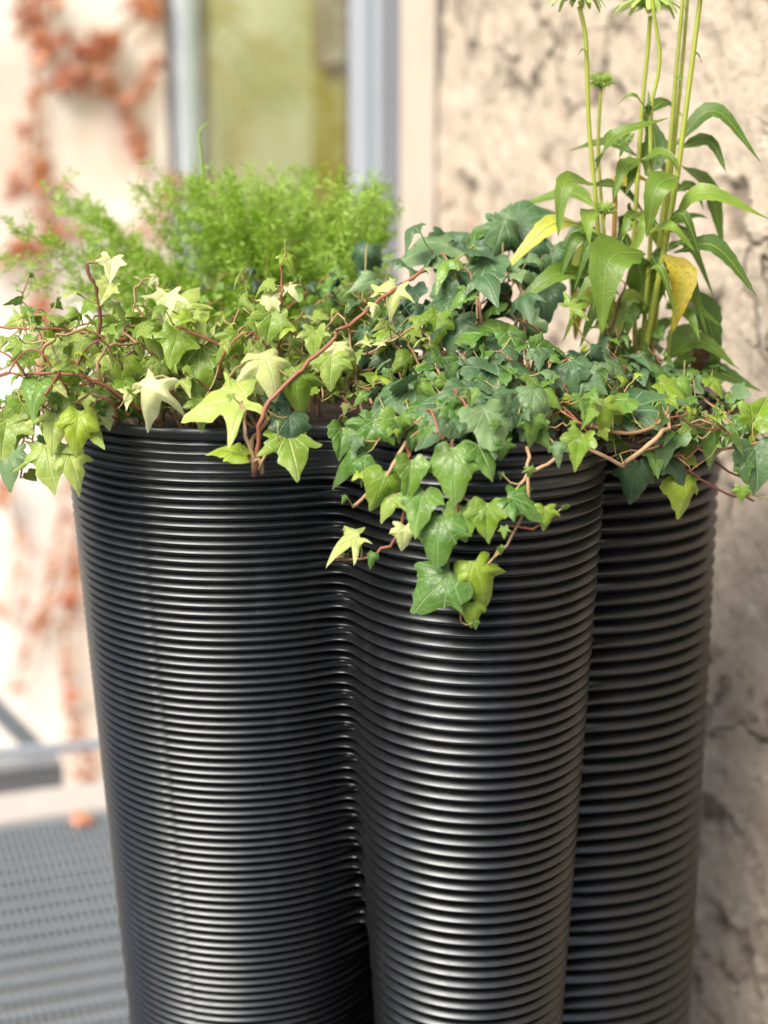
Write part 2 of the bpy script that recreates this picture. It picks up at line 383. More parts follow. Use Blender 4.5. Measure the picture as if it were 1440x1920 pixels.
# ================================================================== SETTING
# building axes: a runs along the walkway's far edge, b comes back along the plastered wall towards the camera
A_ = V((math.cos(math.radians(20)), math.sin(math.radians(20)), 0)); B_ = V((A_.y, -A_.x, 0)); Z_ = V((0, 0, 1))
O_ = V((-0.703, 2.833, 0))
def W(a, b, z=0.0): return O_ + A_ * a + B_ * b + Z_ * z
GZ = -2.6

g = MB(); g.add([(-60, -60, GZ), (60, -60, GZ), (60, 60, GZ), (-60, 60, GZ)], [(0, 1, 2, 3)])
tag(g.build('ground', M['ground'], smooth=False), kind='structure')

WALL_A = (V((0.4836, 1.95, 0)) - O_).dot(A_)           # the plastered wall stands at this a
def wall_pt(px, py=600): return on_plane(px, py, W(WALL_A, 0), A_)
def wall_b(px): return (wall_pt(px) - O_).dot(B_)
B_GROOVE, B_STRIP, B_FR, B_FL, B_CORNER = wall_b(822), wall_b(743), wall_b(650), wall_b(352), wall_b(326)

# ---- weathered plaster wall (right)
def plaster_wall():
    b0, b1, z0, z1 = B_GROOVE, 3.2, -0.6, 2.2
    bs = np.concatenate([np.linspace(b0, b0 + 1.75, 300), np.linspace(b0 + 1.78, b1, 25)])
    zs = np.linspace(z0, z1, 380)
    v = []; chips = []
    for z in zs:
        for b in bs:
            q = V((b, z, 0.0))
            h = 0.010 * noise.fractal(q * 2.1, 1.0, 2.0, 5) + 0.0048 * noise.fractal(q * 13 + V((5, 0, 0)), 0.7, 2.0, 5)
            c1 = noise.fractal(V((b * 8.2 + 3, z * 10.0, 1.7)), 0.7, 2.1, 5)
            c2 = noise.fractal(V((b * 15 + 9, z * 17.0, 4.4)), 0.8, 2.0, 3)
            ch = min(1, max(0, (c1 - 0.62) * 4.5)) ; ch2 = min(1, max(0, (c2 - 0.62) * 4))
            cr = abs(noise.fractal(V((b * 3.1, z * 5.1, 8.0)), 0.9, 2.0, 5)); gate = noise.noise(V((b * 3.5, z * 3.5, 2.0)))
            c3 = max(0, 1 - cr / 0.035) * min(1, max(0, (gate + 0.05) * 3))
            c4 = noise.fractal(V((b * 34 + 2, z * 30.0, 6.1)), 0.7, 2.0, 3); ch4 = min(1, max(0, (c4 - 0.38) * 3.5))
            lowd = 0.5; c5 = noise.fractal(V((b * 11 + 7, z * 8.0, 3.3)), 0.7, 2.1, 4); ch5 = lowd * min(1, max(0, (c5 - 0.22) * 2.2))
            chip = max(ch, ch2, c3, ch4 * 0.3, ch5 * 0.5)
            h -= 0.014 * max(ch, ch2) + 0.010 * c3 + 0.004 * ch4 + 0.010 * ch5
            # lip of the hollow stands slightly proud
            h += 0.003 * math.exp(-((c1 - 0.58) / 0.05) ** 2)
            v.append(W(WALL_A, b, z) - A_ * h); chips.append(chip)
    nb = len(bs); f = []
    for j in range(len(zs) - 1):
        for i in range(nb - 1):
            k = j * nb + i; f.append((k, k + nb, k + nb + 1, k + 1))
    m = MB(); m.add(v, f)
    nfront = len(m.v)
    m.box(W(WALL_A + 0.19, (b0 + b1) / 2, (GZ + 3.2) / 2), 0.16, (b1 - b0) / 2, (3.2 - GZ) / 2, A_, B_, Z_)
    o = m.build('plaster_wall', M['plaster'])
    at = o.data.attributes.new('chip', 'FLOAT', 'POINT')
    at.data.foreach_set('value', chips + [0.0] * (len(m.v) - nfront))
    # masonry above and below the visible stretch
    return tag(o, 'rough chipped beige plaster wall with cracks beside the planter', 'wall')
plaster_wall()

# plain rendered pilaster between plaster and glazed door
m = MB(); bc = (B_GROOVE + B_STRIP) / 2 - 0.02
m.box(W(WALL_A + 0.17, bc - 0.004, (3.2 + GZ) / 2), 0.165, abs(B_GROOVE - B_STRIP) / 2 - 0.026, (3.2 - GZ) / 2, A_, B_, Z_)
o = m.build('door_pilaster', plain_mat('pale_render', (0.38, 0.31, 0.25), (0.50, 0.43, 0.36), 7, 0.95, bump=0.5, bdist=0.006), smooth=False)
m = MB(); m.box(W(WALL_A + 0.10, B_GROOVE - 0.022, (3.2 + GZ) / 2), 0.094, 0.020, (3.2 - GZ) / 2, A_, B_, Z_)  # dark strip stands in for the shade inside the groove
tag(m.build('groove_shade_strip', plain_mat('groove_shade', (0.10, 0.085, 0.07), (0.16, 0.13, 0.105), 9, 0.95), smooth=False), 'dark strip painted as groove shade between pilaster and plaster wall', 'joint')
bevel(o, 0.006); tag(o, 'narrow pale rendered pilaster between glazed door and plaster wall', 'pilaster')

# ---- glazed door (window) in the same wall
door = thing('glazed_door', 'tall grey metal framed glazed door with olive pane beyond the fern', 'door', W(WALL_A, (B_FR + B_FL) / 2, 0))
def dbox(name, b0, b1, a0, a1, z0, z1, mat, parent=door, base=door, bev=0.004):
    m = MB(); m.box(local(base, W(WALL_A + (a0 + a1) / 2, (b0 + b1) / 2, (z0 + z1) / 2)), abs(a1 - a0) / 2, abs(b1 - b0) / 2, (z1 - z0) / 2, A_, B_, Z_)
    return bevel(m.build(name, mat, parent, smooth=False), bev)
w_ = B_STRIP - B_FR
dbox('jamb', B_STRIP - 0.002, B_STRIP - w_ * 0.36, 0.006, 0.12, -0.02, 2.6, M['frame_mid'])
dbox('gasket', B_STRIP - w_ * 0.36 - 0.001, B_STRIP - w_ * 0.54, 0.010, 0.10, -0.02, 2.6, M['frame_light'])
dbox('gasket', B_STRIP - w_ * 0.54 - 0.001, B_STRIP - w_ * 0.64, 0.012, 0.10, -0.02, 2.6, M['gasket'])
dbox('stile', B_STRIP - w_ * 0.64 - 0.001, B_FR, 0.008, 0.10, -0.02, 2.6, M['frame_light'])
b_fl = (on_plane(350, 600, W(WALL_A + 0.035, 0), A_) - O_).dot(B_)
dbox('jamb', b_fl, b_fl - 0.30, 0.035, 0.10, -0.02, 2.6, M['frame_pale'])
dbox('top_rail', B_FR - 0.002, b_fl + 0.002, 0.008, 0.09, 2.45, 2.6, M['frame_light'])
dbox('bottom_rail', B_FR - 0.002, b_fl + 0.002, 0.008, 0.09, -0.02, 0.22, M['frame_light'])
dbox('pane', B_FR + 0.001, b_fl - 0.02, 0.05, 0.056, 0.20, 2.47, M['glass'], bev=0.0005)
m = MB(); m.box(W(WALL_A + 0.14, (B_STRIP + B_CORNER) / 2, 2.902), 0.165, abs(B_STRIP - B_CORNER) / 2, 0.298, A_, B_, Z_)
tag(m.build('door_lintel', M['plaster'], smooth=False), 'plastered lintel over the glazed door', 'lintel')
m = MB(); m.box(W(WALL_A + 0.14, (B_STRIP + B_CORNER) / 2, (GZ - 0.03) / 2), 0.165, abs(B_STRIP - B_CORNER) / 2, (-0.03 - GZ) / 2, A_, B_, Z_)
tag(m.build('door_plinth', M['concrete'], smooth=False), 'masonry plinth under the glazed door', 'plinth')

# added sheets behind the pane imitate its reflection: flat middle, wavy sides
def reflection_sheet(pxs, mat, label, depth, amp, freq):
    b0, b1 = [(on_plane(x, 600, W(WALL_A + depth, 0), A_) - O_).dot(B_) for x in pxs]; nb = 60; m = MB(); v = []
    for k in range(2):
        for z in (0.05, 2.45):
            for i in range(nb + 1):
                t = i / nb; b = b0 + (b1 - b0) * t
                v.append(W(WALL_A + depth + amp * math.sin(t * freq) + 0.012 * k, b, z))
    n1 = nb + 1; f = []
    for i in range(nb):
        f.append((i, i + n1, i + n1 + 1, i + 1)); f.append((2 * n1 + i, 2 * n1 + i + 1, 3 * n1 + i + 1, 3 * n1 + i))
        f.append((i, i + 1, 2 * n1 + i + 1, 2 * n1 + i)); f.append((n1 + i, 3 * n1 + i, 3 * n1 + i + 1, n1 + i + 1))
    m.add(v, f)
    tag(m.build('reflection_sheet', mat), label, 'reflection_sheet')
reflection_sheet((338, 384), M['reflection_sheet2'], 'dark mustard sheet imitating a reflection at the corner side of the glazed door', 0.105, 0.008, 30)
reflection_sheet((382, 588), M['reflection_sheet'], 'wide pale olive sheet imitating a reflection behind the door pane', 0.13, 0.006, 9)
reflection_sheet((588, 645), M['reflection_sheet2'], 'mustard sheet imitating a reflection in the pane next to the grey stile', 0.105, 0.006, 20)
def inner_box(name, px0, px1, py0, py1, dep, mat, label, cat):
    b0, b1 = [(on_plane(x, 60, W(WALL_A + dep, 0), A_) - O_).dot(B_) for x in (px0, px1)]
    p0 = on_plane((px0 + px1) / 2, py1, W(WALL_A + dep, 0), A_).z; p1 = on_plane((px0 + px1) / 2, py0, W(WALL_A + dep, 0), A_).z
    m = MB(); m.box(W(WALL_A + dep, (b0 + b1) / 2, (p0 + p1) / 2), 0.004, abs(b1 - b0) / 2, (p1 - p0) / 2, A_, B_, Z_)
    tag(bevel(m.build(name, mat, smooth=False), 0.01), label, cat)
inner_box('reflection_patch', 590, 648, -80, 122, 0.078, M['reflection_brown'], 'short brown grey panel imitating a reflection at the top of the pane', 'reflection_bar')  # added panel, coloured like the dark part of the pane's reflection
m = MB(); m.box(W(WALL_A + 0.9, (B_STRIP + B_CORNER) / 2, 0.3), 0.02, 1.4, 2.9, A_, B_, Z_); m.box(W(WALL_A + 0.6, (B_STRIP + B_CORNER) / 2, 3.25), 0.5, 1.4, 0.04, A_, B_, Z_)
tag(m.build('interior_wall', M['dim'], smooth=False), kind='structure')

# ---- limewashed wall across the light well (left)
cb = B_CORNER
m = MB(); nx, nz_ = 90, 120; v = []; f = []
for j in range(nz_ + 1):
    for i in range(nx + 1):
        a = WALL_A - 3.2 * i / nx; z = GZ + (3.2 - GZ) * j / nz_
        h = 0.012 * noise.fractal(V((a * 3, z * 3, 3)), 1.0, 2.0, 4)
        v.append(W(a, cb - h, z))
for j in range(nz_):
    for i in range(nx):
        k = j * (nx + 1) + i; f.append((k, k + nx + 1, k + nx + 2, k + 1))
m.add(v, f); m.box(W(WALL_A - 1.6, cb - 0.2, (GZ + 3.2) / 2), 1.6, 0.17, (3.2 - GZ) / 2, A_, B_, Z_)
tag(m.build('limewashed_wall', M['limewash']), 'peeling white limewashed wall overgrown with red creeper', 'wall')
LWP, LWN = W(0, cb + 0.02), B_

# ---- steel grating walkway
gr = thing('grating_walkway', 'galvanised steel grating walkway the planter stands on', 'walkway', W(0, 1.2, 0))
PIT = 0.0132; a0, a1 = -0.95, WALL_A - 0.02; L_ = 3.0
def axbox(ha, hb, hz, name, mat):
    mm = MB(); mm.box((0, 0, 0), ha, hb, hz, A_, B_, Z_); return mm.mesh(name, mat, False)
bar = axbox(0.0023, L_ / 2, 0.007, 'bearing_bar', M['steel'])
nb = int((a1 - a0) / PIT)
for i in range(nb):
    o = obj('bearing_bar', bar, gr); o.location = local(gr, W(a0 + PIT * (i + 0.5), L_ / 2, -0.0085))
cross = axbox((a1 - a0) / 2, 0.0052, 0.0045, 'cross_bar', M['steel'])
for k in range(int(L_ / 0.052)):
    o = obj('cross_bar', cross, gr); o.location = local(gr, W((a0 + a1) / 2, 0.02 + k * 0.052, -0.0047))
edge = axbox((a1 - a0) / 2 + 0.01, 0.004, 0.03, 'edge_bar', M['steel'])
for b in (-0.006, L_ + 0.006):
    o = obj('edge_bar', edge, gr); o.location = local(gr, W((a0 + a1) / 2, b, -0.032))
joist = axbox((a1 - a0) / 2, 0.03, 0.05, 'joist', M['greysteel'])
for b in (0.25, 1.1, 2.0, 2.8):
    o = obj('joist', joist, gr); o.location = local(gr, W((a0 + a1) / 2, b, -0.081))
post = axbox(0.03, 0.03, (-0.132 - GZ) / 2, 'post', M['greysteel'])
for a in (a0 + 0.1, a1 - 0.1):
    for b in (0.25, 2.8):
        o = obj('post', post, gr); o.location = local(gr, W(a, b, (GZ - 0.132) / 2))

# pale concrete ledge along the far edge, standing on the ground of the light well
m = MB(); m.box(W(WALL_A - 1.2, -0.078, (GZ + 0.012) / 2), 1.19, 0.066, (0.012 - GZ) / 2, A_, B_, Z_)
tag(bevel(m.build('concrete_ledge', M['concrete'], smooth=False), 0.008), 'pale concrete ledge along the far edge of the grating', 'ledge')

# grey stair frame in the light well beyond the ledge
st = thing('stair_frame', 'grey steel stair channel with a sloping stringer beyond the ledge', 'stair', W(-0.6, -0.5, GZ))
def P_b(px, py, b):              # pixel on the vertical plane b = const
    return on_plane(px, py, W(0, b), B_)
e = P_b(118, 1437, -0.35); f_ = P_b(118, 1492, -0.35)
ea = (e - O_).dot(A_); ztop, zbot = e.z, f_.z
m = MB(); zc = (ztop + zbot) / 2; hh = (ztop - zbot) / 2
m.box(local(st, W(ea - 0.6, -0.35, zc)), 0.6, 0.006, hh, A_, B_, Z_)
m.box(local(st, W(ea - 0.6, -0.379, ztop + 0.004)), 0.6, 0.035, 0.004, A_, B_, Z_)
m.box(local(st, W(ea - 0.6, -0.379, zbot - 0.004)), 0.6, 0.035, 0.004, A_, B_, Z_)
m.build('channel', M['greysteel'], st, smooth=False)
m = MB(); r0, r1 = P_b(-200, 1432, -0.30), P_b(420, 1372, -0.30)
dd = (r1 - r0).normalized(); m.box(local(st, (r0 + r1) / 2), (r1 - r0).length / 2, 0.010, 0.009, dd, B_, dd.cross(B_)); m.build('rail', M['frame_light'], st, smooth=False)
p0, p1 = P_b(-150, 1185, -0.42), P_b(84, 1420, -0.42)
m = MB(); dd = (p1 - p0).normalized(); m.box(local(st, (p0 + p1) / 2), (p1 - p0).length / 2, 0.008, 0.020, dd, B_, dd.cross(B_))
m.build('stringer', M['steel'], st, smooth=False)
m = MB(); m.box(local(st, W(ea - 0.045, -0.379, (GZ + zbot - 0.009) / 2)), 0.025, 0.025, (zbot - 0.009 - GZ) / 2, A_, B_, Z_)
m.build('post', M['greysteel'], st, smooth=False)
m = MB(); m.box(local(st, W(ea - 1.1, -0.379, (GZ + zbot - 0.009) / 2)), 0.025, 0.025, (zbot - 0.009 - GZ) / 2, A_, B_, Z_)
m.build('post', M['greysteel'], st, smooth=False)

# ================================================================== PLANTER
RIM = 1.03
LOBES = [  # x, y, R at rim, taper per metre, rib pitch
    (-0.157, 1.620, 0.180, 0.062, 0.0090),
    (0.091, 1.497, 0.128, 0.045, 0.0120),
    (0.224, 1.715, 0.152, 0.004, 0.01575),
    (-0.010, 1.850, 0.150, 0.060, 0.0105)]
CORE = (0.050, 1.68, 0.150, 0.24)
CX, CY = 0.045, 1.67
RV = np.array([0, .083, .167, .25, .333, .417, .5, .583, .667, .75, .833, .917, 1.0]); RP = np.array([.42, .57, .70, .81, .90, .97, 1.0, .80, .35, .06, 0.0, 0.02, 0.42])
def rib(z_below, pitch, phase=0.0):      # each rib slopes outwards going down, then cuts back in under a rounded nose
    v = (z_below / pitch + phase + 1e-7) % 1.0
    return pitch * 0.85 * (np.interp(v, RV, RP) - 0.95)
def planter_radius(phi, s, ribs=True):
    """outermost radius from (CX, CY) in directions phi at depth s below the rim"""
    r = np.full(phi.shape, 0.55); k = 0.022
    cx, cy = np.cos(phi), np.sin(phi)
    prm = [(lx, ly, R, tp) for lx, ly, R, tp, pt in LOBES] + [CORE]      # lobes melt together, ribs fade over from one lobe to the next
    rb = [rib(s, L[4], ph_) if ribs else 0.0 for L, ph_ in zip(LOBES, (0.0, 0.3, 0.55, 0.1))] + [0.0]
    kw = 0.009
    for it in range(70):
        x = CX + r * cx; y = CY + r * cy
        acc = np.zeros_like(r); ws = np.zeros_like(r); dr = np.zeros_like(r)
        for (lx, ly, R, tp), b in zip(prm, rb):
            d = np.clip(np.hypot(x - lx, y - ly) - (R - tp * s), -0.3, 0.6)
            acc += np.exp(-d / k)
            w_i = np.exp(-(d + 0.3) / kw * 0.5) + 1e-30
            ws += w_i; dr += w_i * b
        sd_ = -k * np.log(acc) - dr / np.maximum(ws, 1e-30)
        r = np.maximum(r - 0.8 * sd_, 0.01)
        if np.max(np.abs(sd_)) < 2e-5: break
    return r
def build_planter():
    root = thing('planter', 'tall black ribbed clover shaped planter of merged tubes standing on the grating', 'planter', (CX, CY, 0))
    # more columns where lobes face the camera
    nphi = 560; ph0 = np.linspace(0, 2 * math.pi, 8001); arc = np.zeros(8001)
    for s0 in (0.1, 0.45, 0.65):
        r0 = planter_radius(ph0, s0, False); xx, yy = r0 * np.cos(ph0), r0 * np.sin(ph0)
        seg = np.hypot(np.diff(xx), np.diff(yy)); arc[1:] += np.cumsum(seg) / seg.sum()
    arc /= arc[-1]
    phi = np.interp(np.arange(nphi) / nphi, arc, ph0)
    ss = np.arange(0.0, RIM - 0.002, 0.00075)
    verts = np.zeros((len(ss), nphi, 3))
    for j, s in enumerate(ss):
        r = planter_radius(phi, s)
        verts[j, :, 0] = r * np.cos(phi); verts[j, :, 1] = r * np.sin(phi); verts[j, :, 2] = RIM - s
    # moulding seam on the big lobe: a hairline ridge following its generator
    q = P(243, 960, 1.46); sphi = math.atan2(q.y - CY, q.x - CX) % (2 * math.pi)
    kseam = int(np.argmin(np.abs(phi - sphi)))
    dirs = np.stack([np.cos(phi), np.sin(phi), 0 * phi], 1)
    verts[:, kseam, :] -= 0.0007 * dirs[kseam]
    nv = len(ss) * nphi
    idx = np.arange(nv).reshape(len(ss), nphi)
    a = idx[:-1, :]; b = idx[1:, :]; a2 = np.roll(a, -1, 1); b2 = np.roll(b, -1, 1)
    faces = np.stack([a, b, b2, a2], -1).reshape(-1, 4)
    me = bpy.data.meshes.new('body'); me.vertices.add(nv); me.vertices.foreach_set('co', verts.reshape(-1))
    nf = len(faces); me.loops.add(nf * 4); me.polygons.add(nf)
    me.loops.foreach_set('vertex_index', faces.reshape(-1).astype(np.int32))
    me.polygons.foreach_set('loop_start', (np.arange(nf) * 4).astype(np.int32))
    me.polygons.foreach_set('use_smooth', np.ones(nf, bool))
    me.update(calc_edges=True); me.validate(); me.materials.append(M['planter'])
    obj('body', me, root)
    # rolled rim and inner liner
    n2 = 300; ph = np.linspace(0, 2 * math.pi, n2, endpoint=False); r = planter_radius(ph, 0.0, False)
    prof = [(0.0005, -0.006), (0.0022, -0.003), (0.0024, 0.0006), (0.0008, 0.0030), (-0.0022, 0.0034), (-0.0048, 0.0018), (-0.0056, -0.002), (-0.0075, -0.045)]
    m = MB(); v = []; f = []
    for (dr, dz) in prof:
        for kx in range(n2): v.append(((r[kx] + dr) * math.cos(ph[kx]), (r[kx] + dr) * math.sin(ph[kx]), RIM + dz))
    for j in range(len(prof) - 1):
        for kx in range(n2):
            k2 = (kx + 1) % n2; f.append((j * n2 + kx, j * n2 + k2, (j + 1) * n2 + k2, (j + 1) * n2 + kx))
    m.add(v, f); m.build('rim', M['planter'], root)
    # bottom plate
    rb = planter_radius(ph, RIM - 0.02, False) - 0.006
    m = MB(); m.add([(rb[kx] * math.cos(ph[kx]), rb[kx] * math.sin(ph[kx]), 0.004) for kx in range(n2)], [tuple(range(n2))])
    m.build('base_plate', M['planter'], root, False)
    # soil
    m = MB(); v = [V((0, 0, 0.02))]; f = []
    for j in range(1, 13):
        for kx in range(n2):
            rr = (r[kx] - 0.0085) * j / 12
            x, y = rr * math.cos(ph[kx]), rr * math.sin(ph[kx])
            v.append(V((x, y, 0.02 * (1 - (j / 12) ** 2) + 0.010 * noise.fractal(V((x * 40, y * 40, 0)), 1, 2, 4))))
    for kx in range(n2): f.append((0, 1 + kx, 1 + (kx + 1) % n2))
    for j in range(11):
        for kx in range(n2):
            k2 = (kx + 1) % n2; f.append((1 + j * n2 + kx, 1 + (j + 1) * n2 + kx, 1 + (j + 1) * n2 + k2, 1 + j * n2 + k2))
    m.add(v, f); o = m.build('potting_soil', M['soil']); o.location = (CX, CY, RIM - 0.035)
    tag(o, 'dark potting soil filling the planter', 'soil', kind='stuff')
build_planter()
SOILZ = RIM - 0.03

# ================================================================== LEAVES
def ivy_outline(kind):
    if kind == 'star':      # deeply cut, five long lobes
        h = [(0.05, -0.02), (0.13, -0.10), (0.25, -0.19), (0.40, -0.26), (0.33, -0.10), (0.30, 0.00), (0.42, 0.10), (0.56, 0.20), (0.72, 0.33), (0.52, 0.33), (0.34, 0.33), (0.27, 0.38), (0.26, 0.52), (0.20, 0.68), (0.10, 0.86), (0, 1.05)]
    elif kind == 'five':    # ordinary five lobed leaf
        h = [(0.05, -0.03), (0.15, -0.12), (0.27, -0.15), (0.42, -0.13), (0.43, -0.02), (0.38, 0.06), (0.47, 0.14), (0.56, 0.24), (0.62, 0.37), (0.48, 0.39), (0.35, 0.41), (0.30, 0.46), (0.27, 0.58), (0.19, 0.74), (0.09, 0.89), (0, 1.0)]
    elif kind == 'three':   # broad three lobed
        h = [(0.06, -0.06), (0.16, -0.16), (0.29, -0.18), (0.41, -0.12), (0.48, -0.01), (0.52, 0.11), (0.56, 0.22), (0.58, 0.33), (0.50, 0.40), (0.42, 0.43), (0.36, 0.49), (0.31, 0.59), (0.23, 0.72), (0.14, 0.84), (0.07, 0.93), (0, 1.0)]
    elif kind == 'arrow':   # narrow arrow head
        h = [(0.04, -0.04), (0.12, -0.14), (0.22, -0.17), (0.33, -0.12), (0.40, 0.00), (0.44, 0.10), (0.46, 0.20), (0.38, 0.28), (0.30, 0.36), (0.26, 0.46), (0.22, 0.58), (0.17, 0.70), (0.11, 0.82), (0.06, 0.91), (0.02, 0.97), (0, 1.0)]
    else:                   # small round fig leaf
        h = [(0.08, -0.02), (0.2, -0.03), (0.3, 0.03), (0.37, 0.12), (0.41, 0.22), (0.42, 0.33), (0.41, 0.44), (0.38, 0.55), (0.33, 0.66), (0.26, 0.77), (0.19, 0.86), (0.12, 0.93), (0.06, 0.97), (0, 1.0)]
    return h
def ivy_mesh(name, kind, mat, droop, fold, curl, seed, wave=0.07):
    rng = random.Random(seed); h = ivy_outline(kind)
    right = [(x * (1 + rng.uniform(-.15, .12)), y + rng.uniform(-.035, .035)) for x, y in h]
    left = [(-x * (1 + rng.uniform(-.15, .12)), y + rng.uniform(-.035, .035)) for x, y in h[:-1]][::-1]
    pts = right + left; out = []; n = len(pts)
    for i in range(n):          # round the outline, keep lobe tips fairly pointed
        p0, p1, p2, p3 = pts[i - 1], pts[i], pts[(i + 1) % n], pts[(i + 2) % n]
        out.append(p1)
        out.append(tuple((-p0[k] + 9 * p1[k] + 9 * p2[k] - p3[k]) / 16 + rng.uniform(-.008, .008) for k in (0, 1)))
    n = len(out); c = (0.0, 0.22)
    skew = rng.uniform(-.06, .06)
    v = []; f = []
    def zf(x, y, t):
        z = fold * abs(x) - droop * max(0, y - 0.15) ** 2 - droop * 0.8 * x * x - curl * t ** 3 * (abs(x) + max(0, y - .3)) * 0.5
        return z + wave * t * noise.noise(V((x * 5 + seed, y * 5, seed * 0.37)))
    v.append((c[0], c[1], zf(c[0], c[1], 0)))
    rings = (0.36, 0.7, 1.0)
    for t in rings:
        for (x, y) in out:
            X = c[0] + (x - c[0]) * t; Y = c[1] + (y - c[1]) * t
            v.append((X + skew * Y * Y, Y, zf(X, Y, t)))
    for i in range(n): f.append((0, 1 + i, 1 + (i + 1) % n))
    for r in range(len(rings) - 1):
        for i in range(n):
            i2 = (i + 1) % n; f.append((1 + r * n + i, 1 + (r + 1) * n + i, 1 + (r + 1) * n + i2, 1 + r * n + i2))
    m = MB(); m.add(v, f); return m.mesh(name, mat)
LM = {}
def leaf_meshes(matkey, kinds):
    L = []
    sd0 = sum(ord(ch) for ch in matkey)
    for i, kd in enumerate(kinds):
        for j in range(5):
            L.append(ivy_mesh('leaf', kd, M[matkey], (0.15, 0.35, 0.6, 0.42, 0.8)[j], (0.15, 0.38, 0.2, 0.7, 0.45)[j], (0.3, 0.6, 1.2, 0.3, 0.8)[j], sd0 + i * 7 + j * 13))
    return L
LM['pale'] = leaf_meshes('pale', ('five', 'star', 'five'))
LM['cream'] = leaf_meshes('cream', ('five', 'star'))
LM['lime'] = leaf_meshes('lime', ('five', 'three'))
LM['mid'] = leaf_meshes('mid', ('three', 'arrow', 'five'))
LM['dark'] = leaf_meshes('dark', ('three', 'five', 'three'))
LM['deep'] = leaf_meshes('deep', ('three', 'five'))
LM['bigpale'] = [ivy_mesh('leaf', 'star', M['pale'], 0.25, 0.16, 0.4, 91 + j, 0.12) for j in range(3)]
LM['biggreen'] = [ivy_mesh('leaf', 'three', M['dark'], (0.25, 0.45)[j], 0.2, 0.4, 191 + j, 0.06) for j in range(2)]
LM['bigmid'] = [ivy_mesh('leaf', 'three', M['mid'], (0.15, 0.35)[j], 0.15, 0.4, 201 + j, 0.05) for j in range(2)]
LM['fig'] = [ivy_mesh('leaf', 'round', M['fig'], 0.15 * j, 0.2, 0.3, 301 + j) for j in range(3)]
for k_ in ('red', 'orange', 'pink'): LM[k_] = [ivy_mesh('leaf', 'five', M[k_], 0.2, 0.1 + 0.1 * j, 0.5, 401 + j) for j in range(3)]

